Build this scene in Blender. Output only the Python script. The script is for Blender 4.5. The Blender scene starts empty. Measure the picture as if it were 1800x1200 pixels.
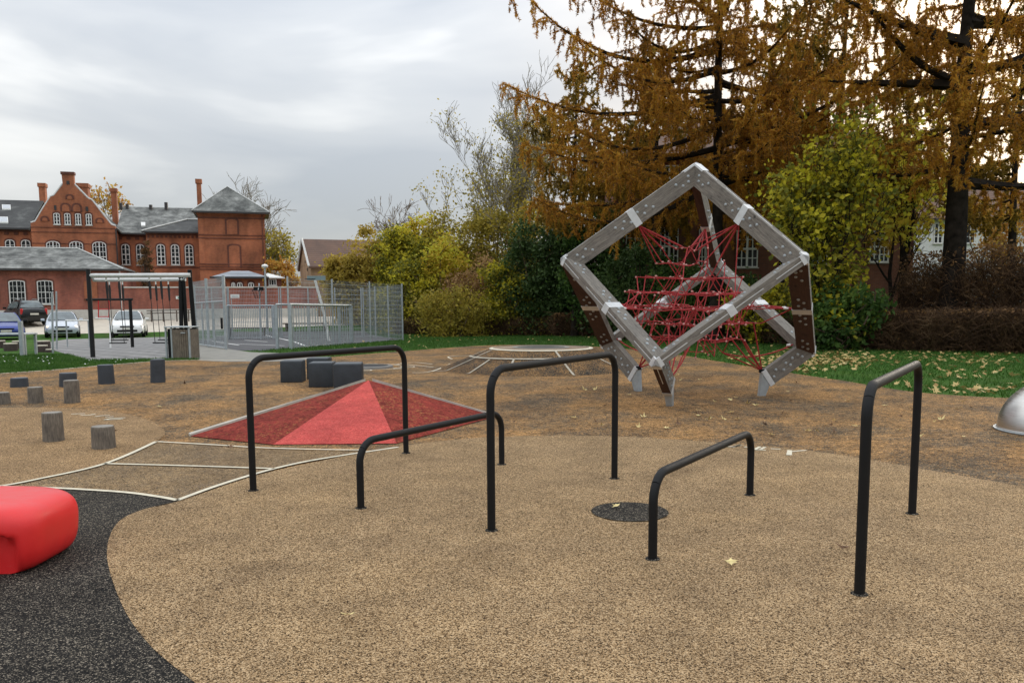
import bpy, bmesh, math
import numpy as np
from mathutils import Matrix, Vector
R = math.radians
rng = np.random.default_rng(7)
scene = bpy.context.scene
COL = scene.collection

# ------------------------------------------------------------------ camera
CAM_H, F_PX, PPX, PPY, PITCH, ROLL = 1.6, 1467.4, 900.0, 691.3, R(6.298), R(-0.3345)
right0 = np.array([1., 0, 0]); fwd = np.array([0, math.cos(PITCH), -math.sin(PITCH)]); up0 = np.array([0, math.sin(PITCH), math.cos(PITCH)])
rgt = math.cos(ROLL)*right0 + math.sin(ROLL)*up0
upv = -math.sin(ROLL)*right0 + math.cos(ROLL)*up0
cd = bpy.data.cameras.new('camera'); cam = bpy.data.objects.new('camera', cd); COL.objects.link(cam)
cd.sensor_width = 36; cd.lens = F_PX/1800*36; cd.shift_y = (PPY-600)/1800; cd.clip_start = 0.05; cd.clip_end = 5000
M = Matrix.Identity(4)
for i in range(3):
    M[i][0] = rgt[i]; M[i][1] = upv[i]; M[i][2] = -fwd[i]
M[2][3] = CAM_H
cam.matrix_world = M; scene.camera = cam

# ------------------------------------------------------------------ sky, sun, exposure
SUN_AZ, SUN_EL = R(31.5), R(15)           # azimuth measured from +Y towards +X
sdir = Vector((math.sin(SUN_AZ)*math.cos(SUN_EL), math.cos(SUN_AZ)*math.cos(SUN_EL), math.sin(SUN_EL)))
wd = bpy.data.worlds.new('World'); scene.world = wd; wd.use_nodes = True
nt = wd.node_tree; nt.nodes.clear()
def wn(t, **k):
    n = nt.nodes.new(t)
    for a, b in k.items(): setattr(n, a, b)
    return n
sky = wn('ShaderNodeTexSky', sky_type='NISHITA', sun_disc=False, sun_elevation=SUN_EL, sun_rotation=SUN_AZ)
bg1 = wn('ShaderNodeBackground'); bg1.inputs[1].default_value = 0.10; nt.links.new(sky.outputs[0], bg1.inputs[0])
tc = wn('ShaderNodeTexCoord'); mp = wn('ShaderNodeMapping'); mp.inputs['Scale'].default_value = (1.0, 1.0, 3.6); mp.inputs['Location'].default_value = (5.1, 1.3, 0.9)
nt.links.new(tc.outputs['Generated'], mp.inputs[0])
n1 = wn('ShaderNodeTexNoise'); n1.inputs['Scale'].default_value = 2.1; n1.inputs['Detail'].default_value = 5; n1.inputs['Roughness'].default_value = 0.46; n1.inputs['Distortion'].default_value = 0.35
nt.links.new(mp.outputs[0], n1.inputs[0])
rp = wn('ShaderNodeValToRGB'); cr = rp.color_ramp
cr.elements[0].position = 0.40; cr.elements[0].color = (0.44, 0.47, 0.515, 1)
cr.elements[1].position = 0.64; cr.elements[1].color = (0.84, 0.84, 0.825, 1)
e = cr.elements.new(0.53); e.color = (0.555, 0.575, 0.60, 1)
nt.links.new(n1.outputs['Fac'], rp.inputs[0])
# glow of the hidden sun through the cloud
vm = wn('ShaderNodeVectorMath', operation='DOT_PRODUCT'); vm.inputs[1].default_value = sdir
nt.links.new(tc.outputs['Generated'], vm.inputs[0])
mr = wn('ShaderNodeMapRange'); mr.inputs['From Min'].default_value = 0.72; mr.inputs['From Max'].default_value = 1.0
mr.inputs['To Min'].default_value = 0.0; mr.inputs['To Max'].default_value = 1.0
nt.links.new(vm.outputs['Value'], mr.inputs['Value'])
pw = wn('ShaderNodeMath', operation='POWER'); pw.inputs[1].default_value = 5.0; nt.links.new(mr.outputs[0], pw.inputs[0])
gl = wn('ShaderNodeMix', data_type='RGBA', blend_type='ADD'); nt.links.new(pw.outputs[0], gl.inputs['Factor'])
nt.links.new(rp.outputs[0], gl.inputs['A']); gl.inputs['B'].default_value = (0.85, 0.58, 0.28, 1)
# overcast sky: brighter overhead than at the horizon
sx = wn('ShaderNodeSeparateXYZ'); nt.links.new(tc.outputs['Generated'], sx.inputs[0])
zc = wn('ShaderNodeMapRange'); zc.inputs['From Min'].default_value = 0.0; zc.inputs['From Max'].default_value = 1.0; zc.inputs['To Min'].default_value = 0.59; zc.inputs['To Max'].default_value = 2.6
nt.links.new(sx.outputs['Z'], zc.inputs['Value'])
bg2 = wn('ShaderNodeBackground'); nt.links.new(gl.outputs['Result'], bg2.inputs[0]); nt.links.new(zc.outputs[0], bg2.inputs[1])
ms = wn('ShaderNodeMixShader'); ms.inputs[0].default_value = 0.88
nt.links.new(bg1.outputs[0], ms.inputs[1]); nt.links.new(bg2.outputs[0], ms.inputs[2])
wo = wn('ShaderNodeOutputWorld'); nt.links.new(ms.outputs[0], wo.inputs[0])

sl = bpy.data.lights.new('sun', 'SUN'); sl.energy = 1.5; sl.angle = R(14); sl.color = (1.0, 0.90, 0.76)
so = bpy.data.objects.new('sun', sl); COL.objects.link(so); so.rotation_euler = sdir.to_track_quat('Z', 'Y').to_euler()
scene.view_settings.view_transform = 'Standard'; scene.view_settings.look = 'None'
scene.view_settings.exposure = 0.42; scene.view_settings.gamma = 1.0
scene.render.engine = 'CYCLES'
scene.cycles.max_bounces = 6; scene.cycles.diffuse_bounces = 3; scene.cycles.transparent_max_bounces = 6

# ------------------------------------------------------------------ helpers: terrain and projection
YAW = 0.0      # buildings are laid out in a frame turned about the viewpoint's vertical
HY, HZ = [-1e4, 24, 46, 50, 60, 1e5], [0, 0, -.3, -.3, .55, .55]
def H(y):
    return float(np.interp(y*math.cos(YAW), HY, HZ))
def ray(px, py):
    a, b = px-PPX, py-PPY
    d = rgt*a - upv*b + fwd*F_PX
    if YAW: c, s = math.cos(YAW), math.sin(YAW); d = np.array([d[0]*c+d[1]*s, -d[0]*s+d[1]*c, d[2]])
    return d/d[1]
def W(px, py, D):
    """point seen at photo pixel (px,py) lying at distance y = D"""
    d = ray(px, py)*D
    return np.array([d[0], D, CAM_H+d[2]])
def G(px, py, dz=0.0):
    """ground point seen at photo pixel"""
    d = ray(px, py); y = 3.0
    for a, b in zip(HY[1:-1], HY[2:]):      # first crossing with the piecewise-flat ground
        a = 1.0 if a == 24 else a
        f0 = CAM_H+d[2]*a-H(a)-dz; f1 = CAM_H+d[2]*b-H(b)-dz
        if a == 1.0:
            f1_ = CAM_H+d[2]*24-dz
            if f1_ <= 0: y = (CAM_H-dz)/-d[2]; break
            a = 24; f0 = f1_
        if f0 > 0 >= f1: y = a+(b-a)*f0/(f0-f1); break
    else: y = 200.0
    return np.array([d[0]*y, y, H(y)+dz])
def gx(px, D):
    return float(ray(px, 600)[0]*D)

# ------------------------------------------------------------------ helpers: meshes
class MB:
    def __init__(s): s.v = []; s.f = []; s.n = 0; s.mi = []
    def add(s, V, Fs, mi=0):
        V = np.asarray(V, float).reshape(-1, 3)
        Fs = Fs if isinstance(Fs, list) else [Fs]
        for F in Fs:
            F = np.asarray(F, int)
            if F.ndim == 1: F = F[None, :]
            s.f.append(F+s.n); s.mi.append(np.full(len(F), mi))
        s.v.append(V); s.n += len(V); return s
    def poly(s, P, mi=0):
        return s.add(P, np.arange(len(P)), mi)
    def box(s, lo, hi, mi=0):
        x0, y0, z0 = lo; x1, y1, z1 = hi
        V = [(x0,y0,z0),(x1,y0,z0),(x1,y1,z0),(x0,y1,z0),(x0,y0,z1),(x1,y0,z1),(x1,y1,z1),(x0,y1,z1)]
        return s.add(V, np.array([(3,2,1,0),(4,5,6,7),(0,1,5,4),(1,2,6,5),(2,3,7,6),(3,0,4,7)]), mi)
    def prism(s, P, Q, mi=0):
        """two matching rings joined and capped"""
        n = len(P); V = np.vstack([P, Q]); i = np.arange(n); j = (i+1) % n
        s.add(V, [np.stack([i, j, j+n, i+n], 1), np.arange(n)[::-1], np.arange(n)+n], mi); return s
    def tube(s, pts, rad, n=8, cap=True, mi=0, closed=False):
        P = np.asarray(pts, float); m = len(P)
        rad = np.broadcast_to(np.asarray(rad, float), (m,))
        T = np.gradient(P, axis=0); T /= (np.linalg.norm(T, axis=1)[:, None]+1e-12)
        a = np.array([0, 0, 1.]) if abs(T[0][2]) < .9 else np.array([1., 0, 0])
        N = np.zeros_like(P); x = np.cross(T[0], a); x /= np.linalg.norm(x); N[0] = x
        for i in range(1, m):
            x = N[i-1]-T[i]*np.dot(N[i-1], T[i]); l = np.linalg.norm(x)
            N[i] = x/l if l > 1e-6 else N[i-1]
        B = np.cross(T, N); an = np.arange(n)*2*math.pi/n
        V = P[:, None, :]+rad[:, None, None]*(np.cos(an)[None, :, None]*N[:, None, :]+np.sin(an)[None, :, None]*B[:, None, :])
        V = V.reshape(-1, 3); k = np.arange(n); kn = (k+1) % n; fs = []
        for i in range(m-1):
            fs.append(np.stack([i*n+k, i*n+kn, (i+1)*n+kn, (i+1)*n+k], 1))
        fs = [np.concatenate(fs)]
        if cap: fs += [k[::-1], k+(m-1)*n]
        return s.add(V, fs, mi)
    def lathe(s, prof, n=24, c=(0, 0, 0), mi=0, cap=True):
        """profile [(r,z)...] turned about z through c"""
        prof = np.asarray(prof, float); m = len(prof); an = np.arange(n)*2*math.pi/n
        V = np.stack([prof[:, 0, None]*np.cos(an)+c[0], prof[:, 0, None]*np.sin(an)+c[1], np.repeat(prof[:, 1, None], n, 1)+c[2]], -1).reshape(-1, 3)
        k = np.arange(n); kn = (k+1) % n
        fs = [np.concatenate([np.stack([i*n+k, i*n+kn, (i+1)*n+kn, (i+1)*n+k], 1) for i in range(m-1)])]
        if cap: fs += [k[::-1], k+(m-1)*n]
        return s.add(V, fs, mi)
    def mesh(s, name, mats, smooth=False, off=None):
        me = bpy.data.meshes.new(name)
        V = np.concatenate(s.v)
        if off is not None: V = V-np.asarray(off)
        loops = np.concatenate([f.ravel() for f in s.f]); tot = np.concatenate([np.full(len(f), f.shape[1]) for f in s.f])
        st = np.concatenate([[0], np.cumsum(tot)[:-1]])
        me.vertices.add(len(V)); me.vertices.foreach_set('co', V.ravel())
        me.loops.add(len(loops)); me.loops.foreach_set('vertex_index', loops.astype(np.int32))
        me.polygons.add(len(tot)); me.polygons.foreach_set('loop_start', st.astype(np.int32)); me.polygons.foreach_set('loop_total', tot.astype(np.int32))
        me.polygons.foreach_set('material_index', np.concatenate(s.mi).astype(np.int32))
        me.polygons.foreach_set('use_smooth', np.full(len(tot), bool(smooth)))
        for m in (mats if isinstance(mats, (list, tuple)) else [mats]): me.materials.append(m)
        me.update(calc_edges=True); me.validate()
        if smooth: me.set_sharp_from_angle(angle=R(38))
        return me
    def build(s, name, mats, parent=None, smooth=False, local=False):
        off = None
        if parent is not None and not local: off = base_of(parent)
        return link(name, s.mesh(name, mats, smooth, off), parent)
BASE = {}
def base_of(o):
    while o.parent is not None: o = o.parent
    return BASE.get(o.name, np.array(o.location))
def link(name, me, parent=None, matrix=None):
    o = bpy.data.objects.new(name, me); COL.objects.link(o)
    if parent is not None: o.parent = parent
    if matrix is not None: o.matrix_basis = matrix
    return o
def tag(o, label=None, cat=None, group=None, kind=None):
    if label: o['label'] = label
    if cat: o['category'] = cat
    if group: o['group'] = group
    if kind: o['kind'] = kind
    return o
def thing(name, label, cat, loc=(0, 0, 0), rz=0.0, group=None):
    o = bpy.data.objects.new(name, None); COL.objects.link(o)
    x, y, z = (float(t) for t in loc); BASE[o.name] = np.array([x, y, z]); c, s = math.cos(YAW), math.sin(YAW)
    o.location = (x*c-y*s, x*s+y*c, z); o.rotation_euler = (0, 0, rz+YAW)
    o.empty_display_size = .2
    return tag(o, label, cat, group)
def rbox(sx, sy, sz, bev=0.02, seg=3, z0=0.0):
    bm = bmesh.new(); bmesh.ops.create_cube(bm, size=1.0)
    for v in bm.verts: v.co = Vector((v.co.x*sx, v.co.y*sy, (v.co.z+.5)*sz+z0))
    bmesh.ops.bevel(bm, geom=list(bm.edges), offset=bev, segments=seg, profile=.5, affect='EDGES')
    bm.verts.index_update()
    V = np.array([v.co[:] for v in bm.verts]); fs = {}
    for f in bm.faces: fs.setdefault(len(f.verts), []).append([v.index for v in f.verts])
    bm.free(); return V, [np.array(x) for x in fs.values()]
def rot2(V, a, c=(0, 0, 0)):
    V = np.asarray(V, float); ca, sa = math.cos(a), math.sin(a); o = V.copy()
    o[:, 0] = V[:, 0]*ca-V[:, 1]*sa+c[0]; o[:, 1] = V[:, 0]*sa+V[:, 1]*ca+c[1]; o[:, 2] = V[:, 2]+c[2]; return o
def smooth_curve(P, n=10, closed=False):
    P = np.asarray(P, float); m = len(P); out = []
    rngi = range(m if closed else m-1)
    for i in rngi:
        if closed: p0, p1, p2, p3 = P[(i-1) % m], P[i], P[(i+1) % m], P[(i+2) % m]
        else: p0, p1, p2, p3 = P[max(i-1, 0)], P[i], P[i+1], P[min(i+2, m-1)]
        for t in np.arange(n)/n:
            out.append(.5*((2*p1)+(-p0+p2)*t+(2*p0-5*p1+4*p2-p3)*t*t+(-p0+3*p1-3*p2+p3)*t**3))
    if not closed: out.append(P[-1])
    return np.array(out)
def clip_band(P, lo, hi):
    def half(P, f):
        out = []
        for i in range(len(P)):
            a, b = P[i], P[(i+1) % len(P)]; fa, fb = f(a), f(b)
            if fa >= 0: out.append(a)
            if (fa >= 0) != (fb >= 0): out.append(a+(b-a)*fa/(fa-fb))
        return out
    P = half(list(P), lambda p: p[1]-lo)
    if len(P) > 2: P = half(P, lambda p: hi-p[1])
    return np.array(P)
def sheet(name, xy, dz, mat, parent=None):
    mb = MB(); xy = np.asarray(xy, float)[:, :2]
    ar = np.sum(xy[:, 0]*np.roll(xy[:, 1], -1)-np.roll(xy[:, 0], -1)*xy[:, 1])
    if ar < 0: xy = xy[::-1]
    for lo, hi in ((-1e4, 24), (24, 46), (46, 50), (50, 60), (60, 1e4)):
        P = clip_band(xy, lo, hi)
        if len(P) > 2: mb.poly(np.array([(p[0], p[1], H(p[1])+dz) for p in P]))
    o = mb.build(name, mat, parent)
    if parent is None: tag(o, kind='structure')
    return o
def ribbon(mb, xy, w, dz):
    xy = np.asarray(xy, float)[:, :2]; T = np.gradient(xy, axis=0); T /= np.linalg.norm(T, axis=1)[:, None]+1e-9
    N = np.stack([-T[:, 1], T[:, 0]], 1)*w/2
    A, B = xy+N, xy-N
    z = np.array([H(y)+dz for y in xy[:, 1]])[:, None]
    V = np.vstack([np.hstack([A, z]), np.hstack([B, z])]); n = len(xy); i = np.arange(n-1)
    mb.add(V, np.stack([i+n, i+1+n, i+1, i], 1))
def inpoly(x, y, P):
    x, y = np.asarray(x), np.asarray(y); r = np.zeros(x.shape, bool); n = len(P)
    for i in range(n):
        x0, y0 = P[i][:2]; x1, y1 = P[(i+1) % n][:2]
        c = ((y0 > y) != (y1 > y)) & (x < (x1-x0)*(y-y0)/(y1-y0+1e-12)+x0); r ^= c
    return r

# ------------------------------------------------------------------ helpers: materials
def new_mat(name):
    m = bpy.data.materials.new(name); m.use_nodes = True; n = m.node_tree; b = n.nodes['Principled BSDF']
    return m, n, b
def nd(n, t, **k):
    x = n.nodes.new(t)
    for a, b in k.items(): setattr(x, a, b)
    return x
def ramp(n, stops, inp):
    r = nd(n, 'ShaderNodeValToRGB'); el = r.color_ramp.elements
    while len(el) > 1: el.remove(el[-1])
    el[0].position = stops[0][0]; el[0].color = (*stops[0][1], 1)
    for p, c in stops[1:]:
        q = el.new(p); q.color = (*c, 1)
    n.links.new(inp, r.inputs[0]); return r.outputs[0]
def noise(n, vec, scale, detail=3, rough=.55, dist=0):
    x = nd(n, 'ShaderNodeTexNoise'); x.inputs['Scale'].default_value = scale; x.inputs['Detail'].default_value = detail
    x.inputs['Roughness'].default_value = rough; x.inputs['Distortion'].default_value = dist
    n.links.new(vec, x.inputs['Vector']); return x.outputs['Fac']
def objco(n, scale=None, world=False):
    if world: o = nd(n, 'ShaderNodeNewGeometry').outputs['Position']
    else: o = nd(n, 'ShaderNodeTexCoord').outputs['Object']
    if scale:
        m = nd(n, 'ShaderNodeMapping'); m.inputs['Scale'].default_value = scale; n.links.new(o, m.inputs[0]); o = m.outputs[0]
    return o
def mixc(n, fac, a, b, mode='MIX'):
    x = nd(n, 'ShaderNodeMix', data_type='RGBA', blend_type=mode)
    for s, v in (('Factor', fac), ('A', a), ('B', b)):
        sock = [i for i in x.inputs if i.name == s and i.enabled][0]
        if isinstance(v, (float, int)): sock.default_value = v
        elif isinstance(v, tuple): sock.default_value = (*v, 1) if len(v) == 3 else v
        else: n.links.new(v, sock)
    return [o for o in x.outputs if o.enabled][0]
def bump(n, b, h, strength=.3, dist=.01):
    x = nd(n, 'ShaderNodeBump'); x.inputs['Strength'].default_value = strength; x.inputs['Distance'].default_value = dist
    n.links.new(h, x.inputs['Height']); n.links.new(x.outputs[0], b.inputs['Normal'])
def plain(name, c, rough=.6, metal=0., var=.12, vscale=6., bmp=0., world=False, spec=None):
    m, n, b = new_mat(name); v = objco(n, world=world); f = noise(n, v, vscale, 4, .6)
    lo = tuple(x*(1-var) for x in c); hi = tuple(min(1, x*(1+var)) for x in c)
    n.links.new(ramp(n, [(.3, lo), (.7, hi)], f), b.inputs['Base Color'])
    b.inputs['Roughness'].default_value = rough; b.inputs['Metallic'].default_value = metal
    if spec is not None: b.inputs['Specular IOR Level'].default_value = spec
    if bmp: bump(n, b, noise(n, v, vscale*12, 3, .6), bmp, .004)
    return m
def granule(name, stops, alt=None, alt_lo=.42, alt_hi=.62, alt_scale=.5, scale=180., tint=None, litter=0., fleck=0.):
    """wet-pour rubber: coarse granules of several colours, optional patches of a second mix"""
    m, n, b = new_mat(name); v = objco(n, world=True)
    vo = nd(n, 'ShaderNodeTexVoronoi'); vo.inputs['Scale'].default_value = scale; n.links.new(v, vo.inputs['Vector'])
    sp = nd(n, 'ShaderNodeSeparateColor'); n.links.new(vo.outputs['Color'], sp.inputs[0])
    # a coarser set of granules read at a distance
    vo2 = nd(n, 'ShaderNodeTexVoronoi'); vo2.inputs['Scale'].default_value = scale*.45; n.links.new(v, vo2.inputs['Vector'])
    sp2 = nd(n, 'ShaderNodeSeparateColor'); n.links.new(vo2.outputs['Color'], sp2.inputs[0])
    r = nd(n, 'ShaderNodeMath', operation='MULTIPLY_ADD'); r.inputs[1].default_value = .86; n.links.new(sp.outputs[0], r.inputs[0])
    r2 = nd(n, 'ShaderNodeMath', operation='MULTIPLY'); r2.inputs[1].default_value = .14; n.links.new(sp2.outputs[0], r2.inputs[0]); n.links.new(r2.outputs[0], r.inputs[2])
    col = ramp(n, stops, r.outputs[0])
    big = noise(n, objco(n, (1, .75, 1), world=True), alt_scale, 8, .74, .4)
    if alt:
        c2 = ramp(n, alt, r.outputs[0])
        f = nd(n, 'ShaderNodeMapRange'); f.inputs['From Min'].default_value = alt_lo; f.inputs['From Max'].default_value = alt_hi; n.links.new(big, f.inputs['Value'])
        # break the patches up granule by granule
        ad = nd(n, 'ShaderNodeMath', operation='GREATER_THAN'); n.links.new(f.outputs[0], ad.inputs[0]); n.links.new(sp2.outputs[1], ad.inputs[1])
        col = mixc(n, ad.outputs[0], col, c2)
    mott = noise(n, objco(n, world=True), 1.7, 5, .7)
    col = mixc(n, 1.0, col, ramp(n, [(.3, (.74, .73, .73)), (.7, (1.18, 1.17, 1.15))], mott), 'MULTIPLY')
    if fleck:
        fv = nd(n, 'ShaderNodeTexVoronoi'); fv.inputs['Scale'].default_value = 21.; n.links.new(objco(n, (1, 1.0, 1), world=True), fv.inputs['Vector'])
        fs_ = nd(n, 'ShaderNodeSeparateColor'); n.links.new(fv.outputs['Color'], fs_.inputs[0])
        fm = ramp(n, [(.0, (.30, .29, .29)), (.16, (.42, .40, .39)), (.22, (1, 1, 1)), (.80, (1, 1, 1)), (.86, (1.35, 1.32, 1.25)), (1., (1.7, 1.65, 1.5))], fs_.outputs[0])
        col = mixc(n, fleck, col, mixc(n, 1.0, col, fm, 'MULTIPLY'))
    st = noise(n, objco(n, world=True), .45, 6, .62, .8)
    col = mixc(n, 1.0, col, ramp(n, [(.33, (.80, .79, .79)), (.45, (1, 1, 1)), (.62, (1.04, 1.03, 1.0)), (.74, (1.10, 1.08, 1.04))], st), 'MULTIPLY')
    if litter:
        f2 = noise(n, objco(n, (1, 1, 1), world=True), 26., 4, .75); f3 = noise(n, objco(n, world=True), .9, 3, .6)
        lt = ramp(n, [(.56, (0, 0, 0)), (.62, (1, 1, 1))], f2); l2 = ramp(n, [(.42, (0, 0, 0)), (.66, (litter,)*3)], f3)
        mm = nd(n, 'ShaderNodeMath', operation='MULTIPLY'); n.links.new(lt, mm.inputs[0]); n.links.new(l2, mm.inputs[1])
        col = mixc(n, mm.outputs[0], col, (.42, .23, .075))
    n.links.new(col, b.inputs['Base Color']); b.inputs['Roughness'].default_value = .9; b.inputs['Specular IOR Level'].default_value = .10
    bump(n, b, vo.outputs['Distance'], .5, .004)
    return m
LEAF_GAIN = 1.85
def leafmat(name, stops, clump=1.2, trans=.45, rough=.6):
    if name not in ('grass_blade', 'fallen_leaf', 'hedge_twig'): stops = [(a, tuple(min(.6, x*LEAF_GAIN) for x in c)) for a, c in stops]
    if name.startswith('larch'): stops = [(a, (c[0]*.95, c[1]*.80, c[2]*.9)) for a, c in stops]
    m, n, b = new_mat(name); g = nd(n, 'ShaderNodeNewGeometry'); nz = noise(n, objco(n, world=True), clump, 3, .6)
    a = nd(n, 'ShaderNodeMath', operation='MULTIPLY_ADD'); n.links.new(g.outputs['Random Per Island'], a.inputs[0]); a.inputs[1].default_value = .5
    s = nd(n, 'ShaderNodeMapRange'); s.inputs['From Min'].default_value = .3; s.inputs['From Max'].default_value = .7; s.inputs['To Max'].default_value = .5; n.links.new(nz, s.inputs['Value'])
    n.links.new(s.outputs[0], a.inputs[2]); c = ramp(n, stops, a.outputs[0])
    n.links.new(c, b.inputs['Base Color']); b.inputs['Roughness'].default_value = rough; b.inputs['Specular IOR Level'].default_value = .2
    t = nd(n, 'ShaderNodeBsdfTranslucent'); n.links.new(c, t.inputs[0]); mx = nd(n, 'ShaderNodeMixShader'); mx.inputs[0].default_value = trans
    n.links.new(b.outputs[0], mx.inputs[1]); n.links.new(t.outputs[0], mx.inputs[2])
    n.links.new(mx.outputs[0], n.nodes['Material Output'].inputs[0]); return m
def woodmat(name, dark, light, axis_scale=(6, 6, .8), rough=.8, knots=True):
    m, n, b = new_mat(name); v = objco(n, axis_scale); f = noise(n, v, 9, 5, .65, .6)
    col = ramp(n, [(.28, dark), (.5, tuple((a+c)/2 for a, c in zip(dark, light))), (.72, light)], f)
    f2 = noise(n, objco(n), 7, 3, .6); col = mixc(n, 1.0, col, ramp(n, [(.3, (.72, .72, .74)), (.65, (1.1, 1.1, 1.1))], f2), 'MULTIPLY')
    n.links.new(col, b.inputs['Base Color']); b.inputs['Roughness'].default_value = rough
    bump(n, b, f, .35, .004); return m
def brickmat(name, c1, c2, mortar, scale=1.0, stain=.5):
    m, n, b = new_mat(name)
    g = nd(n, 'ShaderNodeNewGeometry'); sp = nd(n, 'ShaderNodeSeparateXYZ'); n.links.new(g.outputs['Position'], sp.inputs[0])
    ad = nd(n, 'ShaderNodeMath', operation='ADD'); n.links.new(sp.outputs[0], ad.inputs[0]); n.links.new(sp.outputs[1], ad.inputs[1])
    cb = nd(n, 'ShaderNodeCombineXYZ'); n.links.new(ad.outputs[0], cb.inputs[0]); n.links.new(sp.outputs[2], cb.inputs[1])
    bt = nd(n, 'ShaderNodeTexBrick'); n.links.new(cb.outputs[0], bt.inputs['Vector'])
    bt.inputs['Color1'].default_value = (*c1, 1); bt.inputs['Color2'].default_value = (*c2, 1); bt.inputs['Mortar'].default_value = (*mortar, 1)
    bt.inputs['Scale'].default_value = 1.0; bt.inputs['Brick Width'].default_value = .23*scale; bt.inputs['Row Height'].default_value = .075*scale; bt.inputs['Mortar Size'].default_value = .009*scale
    f = noise(n, objco(n, (1, 1, .5), world=True), .8, 5, .65)
    col = mixc(n, 1.0, bt.outputs['Color'], ramp(n, [(.32, (1-stain,)*3), (.68, (1.12, 1.1, 1.08))], f), 'MULTIPLY')
    n.links.new(col, b.inputs['Base Color']); b.inputs['Roughness'].default_value = .85; return m
def roofmat(name, stops, scale=.5, rowh=.25):
    m, n, b = new_mat(name); f = noise(n, objco(n, (1, 1, .45), world=True), scale, 6, .7, .3)
    col = ramp(n, stops, f)
    w = nd(n, 'ShaderNodeTexWave', bands_direction='Z'); w.inputs['Scale'].default_value = .5/rowh; w.inputs['Distortion'].default_value = .6; n.links.new(objco(n, world=True), w.inputs[0])
    col = mixc(n, .25, col, mixc(n, 1.0, col, w.outputs['Color'], 'MULTIPLY'))
    n.links.new(col, b.inputs['Base Color']); b.inputs['Roughness'].default_value = .7; bump(n, b, w.outputs['Fac'], .3, .02); return m

def sc_(st, k): return [(a, tuple(x*k for x in c)) for a, c in st]
TAN = [(.0, (.02, .014, .009)), (.26, (.085, .056, .030)), (.44, (.32, .22, .12)), (.62, (.50, .36, .205)), (1., (.82, .66, .44))]
BRN = [(.0, (.02, .015, .010)), (.28, (.09, .055, .028)), (.46, (.32, .195, .088)), (.7, (.50, .315, .15)), (1., (.74, .54, .32))]
DRK = [(.0, (.008, .008, .008)), (.55, (.018, .017, .016)), (.72, (.042, .038, .034)), (.84, (.15, .13, .10)), (1., (.44, .38, .30))]
MIX = [(.0, (.03, .026, .024)), (.4, (.11, .085, .06)), (.6, (.23, .17, .11)), (1., (.48, .37, .25))]
TAN = [(a, (c[0]*.745, c[1]*.69, c[2]*.635)) for a, c in TAN]; BRN = [(a, (c[0]*.92, c[1]*.82, c[2]*.70)) for a, c in BRN]; MIX = sc_(MIX, .85)
m_tan = granule('rubber_tan', TAN, litter=.0)
m_tan2 = granule('rubber_tan_left', [(a, (c[0]*1.0, c[1]*.96, c[2]*.92)) for a, c in TAN], litter=.12)
m_brown = granule('rubber_brown', BRN, sc_(MIX, .72), .40, .62, .8, litter=.8, fleck=.65)
m_mid = granule('rubber_midbrown', [(a, (c[0]*.82, c[1]*.83, c[2]*.84)) for a, c in TAN], MIX, .4, .8, .8, fleck=.3)
m_dark = granule('rubber_dark', DRK)
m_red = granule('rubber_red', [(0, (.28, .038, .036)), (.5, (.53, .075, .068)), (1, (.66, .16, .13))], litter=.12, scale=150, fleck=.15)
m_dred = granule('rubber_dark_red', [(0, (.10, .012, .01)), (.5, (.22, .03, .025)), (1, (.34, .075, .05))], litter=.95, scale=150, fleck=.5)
m_line = plain('marking_cream', (.66, .60, .46), .8, var=.14, vscale=14, bmp=.2)
m_grass = None
def grassmat():
    m, n, b = new_mat('grass'); v = objco(n, world=True)
    f = noise(n, v, .7, 5, .7); f2 = noise(n, v, 38, 3, .7)
    c = ramp(n, [(.3, (.028, .080, .012)), (.5, (.048, .125, .018)), (.72, (.082, .165, .03))], f)
    c = mixc(n, 1.0, c, ramp(n, [(.3, (.55, .55, .5)), (.7, (1.3, 1.3, 1.2))], f2), 'MULTIPLY')
    f4 = noise(n, v, 1.9, 6, .72); c = mixc(n, ramp(n, [(.52, (0,)*3), (.68, (.75,)*3)], f4), c, (.085, .075, .032))
    n.links.new(c, b.inputs['Base Color']); b.inputs['Roughness'].default_value = .9; b.inputs['Specular IOR Level'].default_value = .1
    bump(n, b, f2, .7, .05); return m
m_grass = grassmat()
m_blade = leafmat('grass_blade', [(0, (.022, .062, .009)), (.5, (.048, .125, .017)), (1, (.11, .19, .04))], .8, .25)
m_conc = plain('concrete', (.25, .24, .21), .85, var=.16, vscale=3, bmp=.2, world=True)
m_gravel = plain('gravel_pale', (.56, .50, .41), .9, var=.12, vscale=2.5, world=True)
m_asph = plain('asphalt', (.085, .085, .09), .9, var=.25, vscale=5, bmp=.3, world=True)
m_black = plain('black_paint', (.0055, .0057, .0062), .58, var=.2, vscale=9, spec=.28)
m_galv = plain('galvanised_steel', (.40, .435, .45), .5, .5, var=.16, vscale=8)
m_zinc = plain('zinc_plate', (.66, .68, .69), .42, .35, var=.10, vscale=10)
m_white = plain('white_paint', (.78, .78, .75), .5, var=.06)
m_slate = plain('dark_slate_plastic', (.030, .037, .044), .62, var=.2, vscale=5, bmp=.1)
m_glass = plain('window_glass', (.010, .012, .014), .18, var=.5, vscale=.7, spec=.35, world=True)
m_bark = plain('bark', (.024, .019, .015), .97, var=.6, vscale=4, bmp=1.0, spec=.1)
m_twig = plain('twig', (.16, .11, .07), .9, var=.4, vscale=3)
m_twigp = plain('twig_pale', (.25, .22, .175), .9, var=.35, vscale=2)

# ================================================================== SETTING: ground sheets
mb = MB(); ys = [-300, 24, 46, 50, 60, 3000]
for a, b_ in zip(ys[:-1], ys[1:]):
    mb.poly(np.array([(-2500, a, H(a)), (2500, a, H(a)), (2500, b_, H(b_)), (-2500, b_, H(b_))]))
tag(mb.build('lawn', m_grass), kind='structure')

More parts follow.
